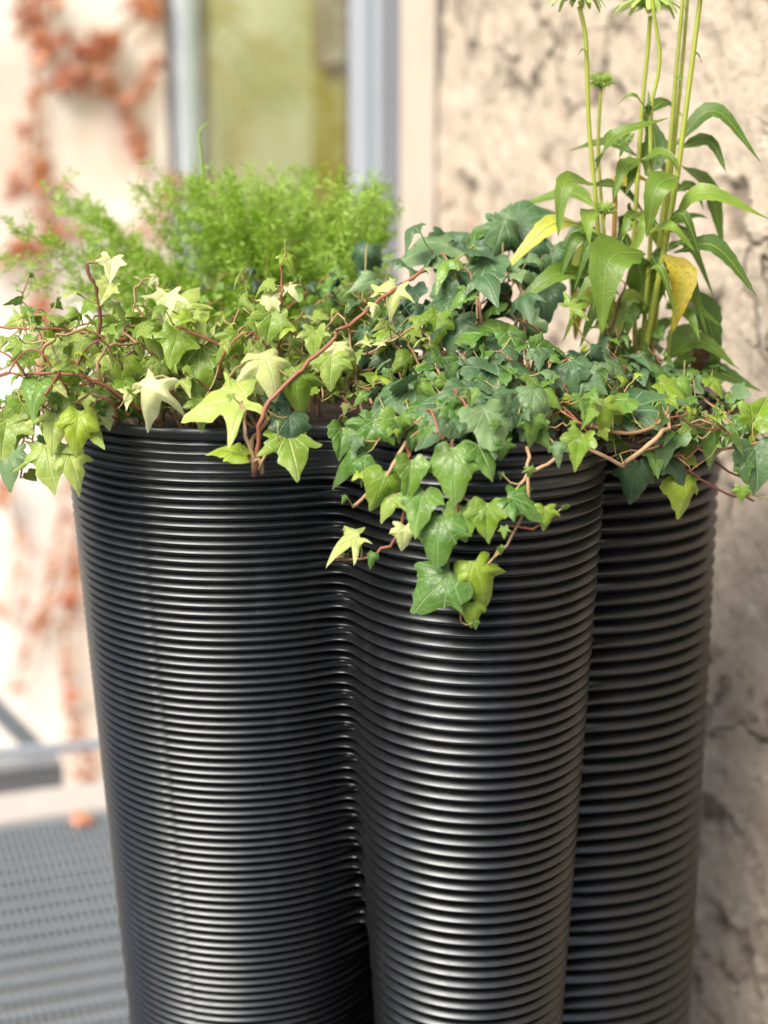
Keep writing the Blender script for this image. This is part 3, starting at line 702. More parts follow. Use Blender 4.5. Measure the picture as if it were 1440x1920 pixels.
def place_leaf(parent, kind, base, tip, nrm, size):
    me = random.choice(LM[kind]); o = obj('leaf', me, parent)
    R = frame(tip, nrm)
    sx = U(0.88, 1.12)
    o.matrix_local = Matrix.Translation(local(parent, base)) @ R.to_4x4() @ Matrix.Diagonal((size * sx, size, size * U(0.7, 1.25), 1))
    return o
TOCAM = V((0, -0.93, 0.36)).normalized()
class Ivy:
    def __init__(s, name, label, loc, group=None):
        s.root = thing(name, label, 'ivy', loc, group); s.stems = {}; s.nodes = []; s.count = 0
    def mb(s, mat):
        if mat not in s.stems: s.stems[mat] = []
        mb = MB(); s.stems[mat].append(mb); return mb
    def petiole(s, mb, a, b, r=0.0007):
        mid = (a + b) / 2 + V((0, 0, -0.12 * (b - a).length)) + rvec() * 0.08 * (b - a).length
        mb.tube([local(s.root, p) for p in catmull([a, mid, b], 0.006)], r, 4)
    def vine(s, pts, kinds, size=(0.024, 0.036), r=(0.0020, 0.0009), space=0.017, mat='woody', hang=False, pet=(0.010, 0.026), bare=0.0, up=0.75, cam=0.5, jit=0.004, out=0.6):
        q = catmull(pts, 0.007)
        q = [p + rvec() * jit * noise.noise(p * 35) * 2 for p in q]
        mb = s.mb(mat); n = len(q)
        rads = [(r[0] + (r[1] - r[0]) * i / max(1, n - 1)) * (1 + 0.18 * noise.noise(q[i] * 160)) for i in range(n)]
        mb.tube([local(s.root, p) for p in q], rads, 6)
        s.nodes += q
        acc = 0; side = 1; tot = sum((q[i + 1] - q[i]).length for i in range(n - 1)); dist = 0
        pm = s.mb('greenstem')
        for i in range(1, n):
            dl = (q[i] - q[i - 1]).length; acc += dl; dist += dl
            if (acc >= space * U(0.8, 1.3) and dist > bare * tot) or i == n - 1:
                acc = 0; side = -side
                t = (q[i] - q[i - 1]).normalized()
                lat = t.cross(V((0, 0.3, 1))); lat = lat.normalized() * side if lat.length > 1e-3 else rvec()
                if hang:
                    pd = (lat * U(.5, 1.0) + TOCAM * U(.3, .8) + V((0, 0, U(-.1, .5))) + rvec() * .3).normalized()
                    tip = (lat * U(.1, .9) + V((0, 0, -1.0)) + TOCAM * U(0, .4) + rvec() * .35).normalized()
                    nr = (TOCAM * 1.0 + V((0, 0, .45)) + rvec() * .45).normalized()
                else:
                    pd = (lat * U(.4, 1.0) + V((0, 0, U(.3, 1.1))) + TOCAM * U(0, .6) + rvec() * .4).normalized()
                    hd = (lat + t * .5 + rvec() * .9 + V((0, -out, 0))); hd.z = 0
                    tip = (hd.normalized() + V((0, 0, U(-.7, .15)))).normalized()
                    nr = (V((0, 0, up)) + TOCAM * cam * .45 + rvec() * .8).normalized()
                base = q[i] + pd * U(*pet)
                s.petiole(pm, q[i], base)
                fr_ = 1 - 0.45 * max(0, (dist / tot - 0.6) / 0.4)
                place_leaf(s.root, random.choice(kinds), base, tip, nr, U(*size) * fr_); s.count += 1
        return q
    def leaf(s, px, py, ln, ang, kind, d, tilt=0.5):
        """a leaf seen in the photo: middle pixel, length in pixels, tip angle (0 right, 90 down), distance"""
        c = P(px, py, d); mp_ = mpp(c); a = math.radians(ang)
        lean = 1.5 * tilt * max(0.0, math.sin(a)) - 0.7 * tilt * max(0.0, -math.sin(a)) + U(-.15, .15)
        tip = RGT * math.cos(a) - UPV * math.sin(a) - V((0, 1, 0)) * lean
        stretch = tip.length ** 0.35; tip.normalize()
        nr = (TOCAM * max(0.1, 0.9 - tilt) + V((0, 0, tilt + .25)) + rvec() * .25).normalized()
        size = ln * mp_ / 1.1 * stretch
        base = c - tip * (size * 0.42)
        place_leaf(s.root, kind, base, tip, nr, size); s.count += 1
        if s.nodes:
            q = min(s.nodes, key=lambda p: (p - base).length)
            if (q - base).length < 0.09: s.petiole(s.mb('greenstem'), q, base, 0.0008)
    def finish(s):
        for mat, L in s.stems.items():
            for mb in (L if mat != 'greenstem' else [joined(L)]):
                if not mb.v: continue
                if mat != 'greenstem': mb.build('stem', M[mat], s.root)
                else: tag(mb.build('leaf_stalks', M[mat], s.root), kind='stuff')
def joined(L):
    o = MB()
    for m_ in L: o.add(m_.v, m_.f)
    return o
def lobe_pt(i, fr=0.85, z=SOILZ):
    lx, ly, R, *_ = LOBES[i]; a = U(0, 2 * math.pi); r = R * fr * math.sqrt(rnd())
    return V((lx + r * math.cos(a), ly + r * math.sin(a), z))
def up_over(i, end, lift=0.03, fr=0.8):
    s_ = lobe_pt(i, fr); 
    # start nearer to the end than the far side
    s_ = s_.lerp(V((end.x, end.y, SOILZ)), 0.35)
    lx, ly, R, *_ = LOBES[i]; dx, dy = s_.x - lx, s_.y - ly; dd = math.hypot(dx, dy)
    if dd > R * 0.86: s_.x = lx + dx / dd * R * .86; s_.y = ly + dy / dd * R * .86
    mid = s_.lerp(end, 0.5); mid.z = max(s_.z, end.z, RIM + 0.02) + lift * U(.3, 1)
    return [s_, mid, end]

# ------------------------------------------------------------------ pale ivy, left
iv1 = Ivy('pale_ivy', 'pale lime ivy with lobed leaves spilling over the big lobe of the planter', (-0.2, 1.62, SOILZ))
# arching runners seen in the photo
iv1.vine([P(230, 770, 1.50), P(196, 720, 1.47), P(183, 650, 1.46), P(186, 570, 1.455), P(174, 520, 1.45), P(171, 496, 1.45)], ['cream', 'pale'], (0.016, 0.024), (0.0022, 0.0016), 0.05, 'darkstem', bare=.35)
iv1.vine([P(260, 760, 1.47), P(210, 735, 1.44), P(185, 700, 1.42), P(200, 650, 1.43), P(260, 640, 1.45)], ['pale', 'lime'], (0.02, 0.03), (0.0021, 0.0012), 0.03, 'woody')
iv1.vine([P(150, 760, 1.46), P(90, 720, 1.45), P(82, 660, 1.44), P(110, 628, 1.44), P(170, 620, 1.45), P(220, 660, 1.46)], ['pale', 'lime'], (0.02, 0.032), (0.0022, 0.001), 0.026, 'woody')
iv1.vine([P(300, 790, 1.45), P(170, 710, 1.42), P(60, 700, 1.42), P(-30, 708, 1.43)], ['pale', 'pale', 'cream'], (0.02, 0.03), (0.0020, 0.0012), 0.028, 'redstem')
iv1.vine([P(240, 640, 1.5), P(120, 620, 1.48), P(20, 615, 1.48), P(-40, 605, 1.5)], ['pale', 'lime'], (0.018, 0.028), (0.0018, 0.001), 0.022, 'redstem')
iv1.vine([P(420, 760, 1.5), P(330, 690, 1.47), P(270, 650, 1.46), P(230, 615, 1.47), P(330, 615, 1.46), P(400, 640, 1.45)], ['pale', 'lime'], (0.02, 0.032), (0.002, 0.001), 0.022, 'woody')
iv1.vine([P(350, 770, 1.55), P(300, 640, 1.52), P(250, 560, 1.52), P(275, 522, 1.52), P(305, 545, 1.5)], ['pale', 'cream'], (0.018, 0.028), (0.0018, 0.0011), 0.03, 'woody', bare=.4)
ends = [(-10, 700), (20, 740), (40, 690), (80, 700), (120, 690), (60, 780), (130, 770), (150, 720), (180, 690), (230, 680), (240, 740), (280, 690), (300, 740), (320, 640), (350, 690), (400, 690), (370, 740), (420, 640), (20, 650), (90, 640), (150, 640), (210, 630), (-20, 770), (260, 770), (330, 770), (200, 770)]
for (ex, ey) in ends:
    e_ = P(ex + U(-18, 18), ey + U(-16, 16), U(1.46, 1.62))
    iv1.vine(up_over(0, e_, 0.03), random.choice([['pale', 'lime'], ['pale', 'pale', 'lime', 'cream'], ['lime', 'pale', 'mid']]), (0.014, 0.027), space=0.0155, mat=random.choice(['woody', 'greenstem2', 'drystem']) if False else random.choice(['woody', 'drystem']), bare=.3, cam=.75)
# hanging over the edge on the far left
for (ex, ey, d) in [(20, 830, 1.52), (60, 850, 1.5), (100, 830, 1.46), (-10, 860, 1.55), (40, 895, 1.52), (150, 800, 1.44)]:
    e_ = P(ex, ey, d)
    iv1.vine([V((-0.27, 1.58, SOILZ)), P(ex + 60, 745, d), P(ex + 10, 775, d - .01), e_], ['pale', 'lime', 'mid'] if ex > 0 else ['mid', 'dark'], (0.017, 0.027), space=0.022, hang=True, bare=.35)
for a in [(275, 738, 85, 118, 'cream', 1.40, .2), (326, 648, 78, 105, 'lime', 1.43, .3), (365, 605, 80, -60, 'lime', 1.46, .4), (310, 572, 62, 95, 'cream', 1.48, .3), (372, 690, 120, 95, 'bigpale', 1.44, .35), (208, 500, 48, 95, 'cream', 1.45, .3),
          (198, 545, 46, 120, 'cream', 1.45, .3), (222, 575, 44, 20, 'pale', 1.46, .4), (64, 740, 76, 100, 'mid', 1.41, .5), (92, 868, 96, 75, 'bigpale', 1.42, .4), (138, 872, 74, 62, 'pale', 1.42, .3), (143, 806, 80, 95, 'lime', 1.41, .25), (175, 812, 60, 40, 'pale', 1.42, .4),
          (8, 815, 80, 95, 'pale', 1.43, .4), (14, 870, 80, 100, 'dark', 1.5, .4), (118, 655, 60, 75, 'pale', 1.45, .4), (150, 650, 62, 100, 'pale', 1.45, .4), (40, 660, 60, 90, 'pale', 1.46, .4), (300, 700, 60, 100, 'pale', 1.45, .4), (230, 690, 64, 95, 'lime', 1.45, .5), (100, 800, 70, 90, 'pale', 1.42, .4), (35, 780, 66, 100, 'lime', 1.45, .5), (190, 745, 70, 80, 'cream', 1.45, .5), (340, 560, 80, -80, 'pale', 1.52, .3), (250, 600, 46, 30, 'pale', 1.5, .3)]:
    iv1.leaf(*a)
for k in range(16):
    x0, y0 = U(40, 420), U(660, 770); x1 = x0 + random.choice((-1, 1)) * U(60, 170); d_ = U(1.41, 1.5)
    iv1.vine([P(x0, y0 + 40, d_ + .05), P(x0, y0, d_), P((x0 + x1) / 2, y0 - U(20, 70), d_ - .01), P(x1, y0 - U(0, 50), d_)], ['pale', 'lime', 'cream'], (0.010, 0.018), (0.0015, 0.0008), 0.045, random.choice(['redstem', 'drystem', 'woody', 'darkstem']), bare=.45)
iv1.finish()

# ------------------------------------------------------------------ pale ivy with the long red shoot
iv2 = Ivy('pale_ivy', 'pale ivy with a long bare red shoot and pale leaves hooked over the rim', (-0.1, 1.56, SOILZ))
iv2.vine([P(478, 892, 1.395), P(484, 830, 1.385), P(496, 765, 1.38), P(545, 712, 1.39), P(625, 635, 1.41), P(700, 573, 1.43), P(760, 530, 1.45), P(802, 505, 1.46)], ['cream'], (0.010, 0.016), (0.0023, 0.0014), 0.06, 'redstem', bare=.55, pet=(.003, .006))
iv2.vine([P(478, 892, 1.395), P(468, 840, 1.388), P(460, 790, 1.385), P(450, 750, 1.39)], ['pale'], (0.014, 0.02), (0.0024, 0.0015), 0.06, 'drystem', bare=.9)
iv2.vine([P(495, 890, 1.395), P(484, 860, 1.388), P(470, 868, 1.39), P(465, 840, 1.40), P(500, 790, 1.45), P(520, 770, 1.52)], ['pale'], (0.012, 0.016), (0.0022, 0.0018), 0.08, 'drystem', bare=.9)
iv2.vine([P(486, 885, 1.39), P(500, 850, 1.385), P(520, 838, 1.38)], ['pale'], (0.010, 0.016), (0.0016, 0.0012), 0.08, 'drystem', bare=.9)
iv2.vine([P(560, 760, 1.52), P(525, 660, 1.49), P(532, 600, 1.485), P(526, 530, 1.48), P(532, 482, 1.48)], ['cream', 'pale'], (0.010, 0.015), (0.0018, 0.001), 0.03, 'redstem', bare=.6)
iv2.vine([P(560, 780, 1.5), P(500, 690, 1.46), P(430, 655, 1.44), P(370, 628, 1.43), P(325, 610, 1.43)], ['pale', 'lime'], (0.018, 0.028), (0.002, 0.0014), 0.03, 'redstem')
for (ex, ey) in [(470, 690), (520, 730), (560, 690), (610, 700), (640, 660), (590, 760), (650, 740), (690, 700), (480, 760), (430, 720), (550, 650), (620, 620), (690, 660), (530, 780), (640, 790), (720, 640), (580, 640)]:
    e_ = P(ex + U(-18, 18), ey + U(-14, 14), U(1.46, 1.58))
    iv2.vine(up_over(0 if ex < 600 else 1, e_, 0.02), random.choice([['pale', 'lime'], ['lime', 'pale', 'mid'], ['pale', 'cream', 'lime']]), (0.014, 0.026), space=0.0155, mat=random.choice(['woody', 'drystem']), bare=.3, cam=.75)
for a in [(410, 752, 140, 172, 'bigpale', 1.40, .45), (507, 690, 88, 60, 'cream', 1.385, .35), (555, 720, 80, 80, 'lime', 1.39, .3), (548, 845, 100, 70, 'pale', 1.375, .35), (430, 842, 80, 200, 'lime', 1.385, .4), (735, 560, 66, 110, 'cream', 1.44, .2), (722, 535, 50, -60, 'cream', 1.46, .3), (506, 612, 70, 100, 'pale', 1.475, .3),
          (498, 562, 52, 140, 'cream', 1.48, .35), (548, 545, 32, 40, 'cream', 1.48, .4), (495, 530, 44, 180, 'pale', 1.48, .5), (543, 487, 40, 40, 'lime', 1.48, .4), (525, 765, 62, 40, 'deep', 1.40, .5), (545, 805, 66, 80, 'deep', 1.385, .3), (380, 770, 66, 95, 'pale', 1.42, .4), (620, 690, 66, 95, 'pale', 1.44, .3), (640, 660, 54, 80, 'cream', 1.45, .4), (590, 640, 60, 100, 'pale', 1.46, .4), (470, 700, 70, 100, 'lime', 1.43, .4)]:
    iv2.leaf(*a)
iv2.finish()

# ------------------------------------------------------------------ dark ivy, behind the middle
iv3 = Ivy('dark_ivy', 'tall dark green ivy with pale veined leaves heaped between fern and coneflower', (0.08, 1.62, SOILZ))
for (ex, ey, d) in [(760, 520, 1.64), (800, 490, 1.64), (850, 520, 1.62), (880, 530, 1.64), (940, 520, 1.64), (900, 560, 1.58), (830, 600, 1.56), (720, 600, 1.6), (780, 620, 1.56), (900, 630, 1.54), (960, 650, 1.54), (690, 560, 1.64), (650, 620, 1.6), (700, 640, 1.56)]:
    e_ = P(ex + U(-14, 14), ey + U(-10, 14), d)
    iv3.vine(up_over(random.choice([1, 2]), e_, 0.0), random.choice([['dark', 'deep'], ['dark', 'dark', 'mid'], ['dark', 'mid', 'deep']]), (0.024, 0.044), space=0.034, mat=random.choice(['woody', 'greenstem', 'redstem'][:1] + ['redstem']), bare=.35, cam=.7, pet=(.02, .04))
for a in [(795, 468, 118, 170, 'biggreen', 1.62, .35), (845, 440, 90, -50, 'dark', 1.66, .2), (830, 470, 70, 110, 'deep', 1.64, .2), (880, 520, 130, 140, 'biggreen', 1.58, .45), (935, 445, 92, 110, 'dark', 1.64, .25), (1005, 405, 100, -20, 'biggreen', 1.68, .2), (950, 400, 46, -70, 'dark', 1.66, .3), (848, 560, 74, 100, 'dark', 1.56, .3), (790, 590, 100, 160, 'dark', 1.55, .5), (850, 620, 80, 110, 'dark', 1.53, .3),
          (900, 625, 110, 190, 'bigmid', 1.52, .35), (818, 612, 66, 100, 'lime', 1.52, .25), (965, 645, 74, 60, 'mid', 1.50, .4), (915, 680, 90, 190, 'dark', 1.49, .5), (990, 470, 76, 100, 'deep', 1.66, .3), (925, 510, 70, 95, 'deep', 1.63, .2), (1035, 490, 76, 100, 'dark', 1.66, .2), (680, 480, 60, 110, 'deep', 1.68, .1), (635, 535, 90, -88, 'mid', 1.68, .1), (770, 560, 60, 100, 'deep', 1.6, .3), (730, 610, 76, 150, 'deep', 1.57, .5), (690, 630, 60, 120, 'deep', 1.58, .5), (1020, 560, 70, 110, 'deep', 1.62, .4), (1000, 510, 70, 60, 'dark', 1.64, .3)]:
    iv3.leaf(*a)
iv3.finish()

# ------------------------------------------------------------------ green ivy, front lobe
iv4 = Ivy('green_ivy', 'dense green ivy mat over the front tube with runners trailing down its ribs', (0.09, 1.50, SOILZ))
for (ex, ey, d) in [(690, 760, 1.44), (730, 780, 1.40), (790, 770, 1.40), (840, 730, 1.42), (890, 760, 1.38), (940, 720, 1.41), (990, 740, 1.40), (1040, 700, 1.43), (870, 800, 1.36), (960, 800, 1.36), (1020, 790, 1.37), (760, 830, 1.36), (830, 830, 1.35), (920, 840, 1.35), (1060, 760, 1.40), (990, 690, 1.46), (900, 690, 1.48), (1090, 680, 1.46), (750, 730, 1.44), (820, 690, 1.48), (700, 820, 1.38), (1060, 830, 1.37), (1100, 800, 1.39)]:
    e_ = P(ex + U(-12, 12), ey + U(-12, 12), d)
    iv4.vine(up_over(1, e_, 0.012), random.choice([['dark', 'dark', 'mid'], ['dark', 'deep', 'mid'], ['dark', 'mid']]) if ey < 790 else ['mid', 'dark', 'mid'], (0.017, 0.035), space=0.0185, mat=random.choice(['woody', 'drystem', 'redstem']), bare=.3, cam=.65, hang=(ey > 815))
tr = dict(kinds=['mid'], size=(0.012, 0.018), space=0.06, hang=True)
iv4.vine([P(860, 800, 1.40), P(850, 840, 1.355), P(862, 930, 1.345), P(838, 1030, 1.345), P(850, 1110, 1.35), P(868, 1162, 1.35)], mat='woody', r=(0.0017, 0.001), bare=.7, **tr)
iv4.vine([P(985, 800, 1.40), P(990, 880, 1.35), P(985, 950, 1.345), P(950, 1020, 1.345), P(912, 1062, 1.345)], mat='drystem', r=(0.0019, 0.001), bare=.7, **tr)
iv4.vine([P(770, 800, 1.42), P(765, 870, 1.365), P(758, 950, 1.355), P(740, 1010, 1.36), P(690, 1045, 1.37), P(620, 1050, 1.39)], mat='redstem', r=(0.0018, 0.0012), bare=.75, **tr)
iv4.vine([P(760, 830, 1.38), P(740, 870, 1.355), P(695, 920, 1.365), P(662, 950, 1.38)], mat='drystem', r=(0.0018, 0.0016), bare=.95, **tr)
iv4.vine([P(950, 985, 1.345), P(985, 990, 1.345), P(1015, 985, 1.345), P(1025, 965, 1.345)], mat='redstem', r=(0.0013, 0.0012), bare=.9, **tr)
iv4.vine([P(1080, 800, 1.40), P(1040, 860, 1.36), P(990, 885, 1.35), P(975, 910, 1.35)], mat='drystem', r=(0.002, 0.0014), bare=.8, **tr)
for a in [(850, 885, 110, 92, 'bigmid', 1.335, .3), (768, 898, 84, 95, 'mid', 1.34, .2), (785, 955, 92, 105, 'mid', 1.335, .25), (820, 1005, 100, 100, 'bigmid', 1.332, .3), (868, 978, 72, 90, 'mid', 1.34, .2), (912, 975, 74, 95, 'lime', 1.335, .2), (985, 942, 92, 15, 'mid', 1.335, .35), (1022, 968, 46, 92, 'lime', 1.335, .1),
          (812, 1105, 110, 140, 'bigmid', 1.335, .3), (900, 1088, 92, 70, 'lime', 1.335, .15), (888, 1148, 46, 85, 'lime', 1.34, .2), (645, 1010, 76, 170, 'cream', 1.375, .4), (757, 1005, 50, 95, 'cream', 1.345, .2), (714, 912, 72, 110, 'lime', 1.35, .1), (728, 945, 60, 130, 'pale', 1.352, .2), (910, 860, 78, 60, 'mid', 1.34, .4), (655, 862, 84, 160, 'mid', 1.38, .4), (690, 815, 80, 115, 'mid', 1.385, .2), (640, 825, 60, 95, 'mid', 1.39, .3), (670, 890, 30, 150, 'lime', 1.37, .3),
          (735, 740, 120, 165, 'biggreen', 1.41, .5), (820, 790, 100, 140, 'biggreen', 1.37, .45), (875, 760, 96, 100, 'dark', 1.38, .5), (920, 800, 100, 70, 'dark', 1.35, .45), (1000, 760, 84, 95, 'dark', 1.37, .45), (970, 690, 120, 10, 'biggreen', 1.43, .7), (1035, 650, 84, 10, 'dark', 1.46, .6), (910, 720, 90, 120, 'dark', 1.42, .55), (840, 745, 90, -60, 'dark', 1.42, .3), (770, 790, 90, 130, 'mid', 1.38, .4), (1085, 840, 70, 110, 'lime', 1.36, .2), (1132, 775, 66, 88, 'lime', 1.40, .1), (1060, 700, 80, 120, 'dark', 1.44, .6)]:
    iv4.leaf(*a)
for k in range(12):
    x0, y0 = U(720, 1060), U(720, 800); x1 = x0 + random.choice((-1, 1)) * U(40, 120); d_ = U(1.37, 1.44)
    iv4.vine([P(x0, y0 - 20, d_ + .06), P(x0, y0, d_), P((x0 + x1) / 2, y0 + U(20, 60), d_ - .015), P(x1, y0 + U(50, 110), d_ - .01)], ['mid', 'lime'], (0.010, 0.017), (0.0014, 0.0008), 0.045, random.choice(['redstem', 'drystem', 'woody']), bare=.45, hang=True)
iv4.finish()

# ------------------------------------------------------------------ green ivy, right lobe
iv5 = Ivy('green_ivy', 'green ivy with wiry brown stems spilling past the tube beside the plaster wall', (0.24, 1.66, SOILZ))
for (ex, ey, d) in [(1130, 680, 1.54), (1180, 700, 1.52), (1220, 740, 1.52), (1150, 740, 1.49), (1200, 790, 1.49), (1260, 780, 1.50), (1310, 800, 1.51), (1250, 840, 1.49), (1300, 850, 1.50), (1350, 840, 1.52), (1190, 840, 1.48), (1130, 820, 1.47), (1360, 780, 1.55), (1290, 740, 1.55), (1240, 690, 1.57), (1100, 740, 1.48), (1150, 640, 1.58), (1380, 860, 1.53)]:
    e_ = P(ex + U(-12, 12), ey + U(-12, 12), d)
    iv5.vine(up_over(2, e_, 0.012), random.choice([['dark', 'mid'], ['mid', 'dark', 'deep'], ['mid', 'lime', 'dark']]), (0.015, 0.031), space=0.018, mat=random.choice(['woody', 'drystem', 'redstem']), bare=.3, cam=.65)
iv5.vine([P(1180, 820, 1.53), P(1260, 850, 1.47), P(1340, 845, 1.48), P(1440, 825, 1.5), P(1500, 812, 1.52)], ['mid', 'lime'], (0.022, 0.032), (0.002, 0.0012), 0.035, 'woody', bare=.4)
iv5.vine([P(1200, 830, 1.52), P(1290, 880, 1.48), P(1350, 920, 1.48), P(1415, 937, 1.49)], ['mid', 'lime'], (0.018, 0.026), (0.0018, 0.001), 0.03, 'darkstem', hang=True, bare=.5)
iv5.vine([P(1330, 860, 1.5), P(1380, 890, 1.49), P(1410, 905, 1.49), P(1400, 925, 1.49)], ['mid'], (0.016, 0.022), (0.0014, 0.001), 0.03, 'darkstem', hang=True, bare=.5)
iv5.vine([P(1060, 770, 1.44), P(1150, 810, 1.42), P(1230, 800, 1.43), P(1252, 770, 1.44)], ['mid', 'lime'], (0.018, 0.026), (0.0022, 0.0016), 0.035, 'woody', bare=.4)
iv5.vine([P(1165, 872, 1.43), P(1215, 835, 1.42), P(1250, 800, 1.44), P(1252, 778, 1.45)], ['mid'], (0.01, 0.014), (0.0022, 0.0022), 0.08, 'drystem', bare=.95)
iv5.vine([P(1095, 838, 1.41), P(1135, 856, 1.41), P(1170, 874, 1.42)], ['mid'], (0.01, 0.014), (0.0017, 0.0022), 0.08, 'drystem', bare=.97)
iv5.vine([P(1020, 700, 1.52), P(1050, 712, 1.47), P(1065, 745, 1.45)], ['mid'], (0.01, 0.014), (0.0026, 0.002), 0.08, 'drystem', bare=.97)
iv5.vine([P(1110, 690, 1.6), P(1150, 600, 1.6), P(1165, 560, 1.6), P(1170, 530, 1.6)], ['mid'], (0.014, 0.018), (0.0016, 0.001), 0.08, 'darkstem', bare=.9)
for a in [(1268, 868, 80, 40, 'deep', 1.47, .3), (1188, 900, 84, 100, 'deep', 1.47, .05), (1285, 915, 60, 80, 'lime', 1.47, .3), (1340, 815, 80, 80, 'mid', 1.47, .3), (1425, 770, 76, -60, 'lime', 1.50, .3), (1420, 872, 90, 88, 'dark', 1.48, .2), (1220, 750, 130, -25, 'biggreen', 1.46, .55), (1250, 830, 84, 120, 'dark', 1.46, .3), (1300, 800, 80, 20, 'mid', 1.49, .5), (1160, 690, 76, 20, 'dark', 1.5, .6), (1110, 715, 64, 120, 'mid', 1.46, .4), (1105, 770, 80, 10, 'mid', 1.43, .4), (1150, 760, 76, 160, 'mid', 1.44, .5), (1230, 860, 60, 95, 'mid', 1.46, .3), (1290, 855, 50, 30, 'lime', 1.48, .4), (1380, 800, 70, 150, 'mid', 1.52, .4), (1260, 730, 66, 30, 'lime', 1.5, .3), (1085, 568, 56, -30, 'pale', 1.56, .2), (1200, 700, 70, 30, 'mid', 1.52, .5)]:
    iv5.leaf(*a)
for k in range(16):
    x0, y0 = U(1100, 1330), U(760, 850); x1 = x0 + random.choice((-1, 1, 1)) * U(50, 150); d_ = U(1.44, 1.52)
    iv5.vine([P(x0, y0 - 20, d_ + .06), P(x0, y0, d_), P((x0 + x1) / 2, y0 + U(-30, 40), d_ - .01), P(x1, y0 + U(-40, 60), d_)], ['mid', 'lime'], (0.010, 0.017), (0.0015, 0.0008), 0.045, random.choice(['redstem', 'drystem', 'woody', 'darkstem']), bare=.45)
iv5.finish()

# ------------------------------------------------------------------ creeping fig behind the pale ivy
fg = Ivy('creeping_fig', 'small leaved creeping fig with round leaves under the fern', (-0.12, 1.72, SOILZ))
for k in range(15):
    ex, ey = U(330, 680), U(545, 640)
    e_ = P(ex, ey, U(1.62, 1.76))
    fg.vine([V((U(-.25, .02), U(1.66, 1.8), SOILZ)), e_ + V((U(-.02, .02), .02, .01)), e_ + V((U(-.04, .04), -.02, U(-.02, .02)))], ['fig', 'fig', 'deep'], (0.010, 0.017), (0.0014, 0.0007), 0.010, 'redstem' if k % 4 == 0 else 'woody', bare=.25, pet=(.004, .010))
fg.vine([P(60, 660, 1.56), P(40, 590, 1.56), P(45, 550, 1.56), P(55, 520, 1.56)], ['fig'], (0.008, 0.013), (0.0010, 0.0007), 0.009, 'woody', pet=(.003, .006))
fg.finish()
tag(fg.root, cat='fig')

# ------------------------------------------------------------------ asparagus fern
fern = thing('asparagus_fern', 'feathery bright green asparagus fern rising at the back of the planter', 'fern', (-0.09, 1.80, SOILZ))
def frond(base, tip, arch, dens, mat):
    mid = base.lerp(tip, .55) + V((0, 0, arch)); q = catmull([base, base.lerp(mid, .5) + V((0, 0, arch * .4)), mid, tip], 0.006)
    st_ = MB(); st_.tube([local(fern, p) for p in q], [0.0011 - 0.0007 * i / len(q) for i in range(len(q))], 4)
    nd = MB(); n = len(q)
    def needle(p, d, ln, wd):
        s_ = d.cross(V((U(-1, 1), U(-1, 1), U(-1, 1)))); s_ = s_.normalized() * wd if s_.length > 1e-4 else V((wd, 0, 0))
        p = local(fern, p); nd.add([p, p + d * ln * .5 + s_, p + d * ln, p + d * ln * .5 - s_], [(0, 1, 2, 3)])
    for i in range(int(n * .22), n):
        t = i / n; tg = (q[min(i + 1, n - 1)] - q[i - 1]).normalized()
        if rnd() > dens: continue
        for sgn in (-1, 1):
            lat = tg.cross(V((0, 0, 1))).normalized() * sgn
            bd = (lat * U(.3, 1) + tg * U(.2, .8) + V((0, 0, U(-.4, .5))) + rvec() * .6).normalized()
            bl = U(.022, .060) * (1.15 - .65 * t)
            k = max(2, int(bl / .0052))
            for j in range(k):
                p = q[i] + bd * (bl * (j + .5) / k) + V((0, 0, -.05 * bl * (j / k) ** 2))
                for _ in range(4): needle(p, (bd * .6 + rvec() * .9).normalized(), U(.007, .013), U(.0006, .0011))
        needle(q[i], (tg + rvec() * .6).normalized(), .012, .0011)
    fr = tag(nd.build('frond', mat, fern), kind='stuff'); st_.build('rachis', M['fernstem'], fr)
spots = []
for k in range(64):                       # dense middle
    px = U(320, 735); top = 322 + 40 * abs((px - 500) / 240) ** 2 + 10 * math.sin(px * .05)
    spots.append((px, U(top, 520) if k % 2 else U(top, top + 50), U(1.74, 2.0), 0.78))
for k in range(26):                       # loose left side
    px = U(110, 330); top = 330 + (330 - px) * .25
    spots.append((px, U(top, 540), U(1.72, 1.95), 0.5))
spots += [(20, 430, 1.8, .5), (60, 440, 1.8, .5), (95, 360, 1.85, .6), (118, 330, 1.85, .6), (255, 340, 1.85, .7), (10, 480, 1.78, .4), (50, 520, 1.76, .4), (275, 285, 1.9, .35), (355, 285, 1.92, .35), (700, 360, 1.9, .8), (735, 390, 1.9, .8)]
for (px, py, d, dn) in spots:
    t_ = P(px, py, d); b_ = V((-0.09 + (t_.x + .09) * U(.25, .5) + U(-.03, .03), min(1.90, max(1.74, d - U(-.02, .06))), SOILZ))
    frond(b_, t_, U(.01, .05), dn, M['fern2'] if rnd() < .5 else M['fern'])
m = MB(); q = catmull([P(400, 520, 1.85), P(384, 400, 1.86), P(378, 300, 1.86), P(374, 250, 1.86), P(390, 230, 1.86)], .006)
m.tube([local(fern, p) for p in q], [0.0026 - .0014 * i / len(q) for i in range(len(q))], 6); m.build('shoot', M['fern2'], fern)

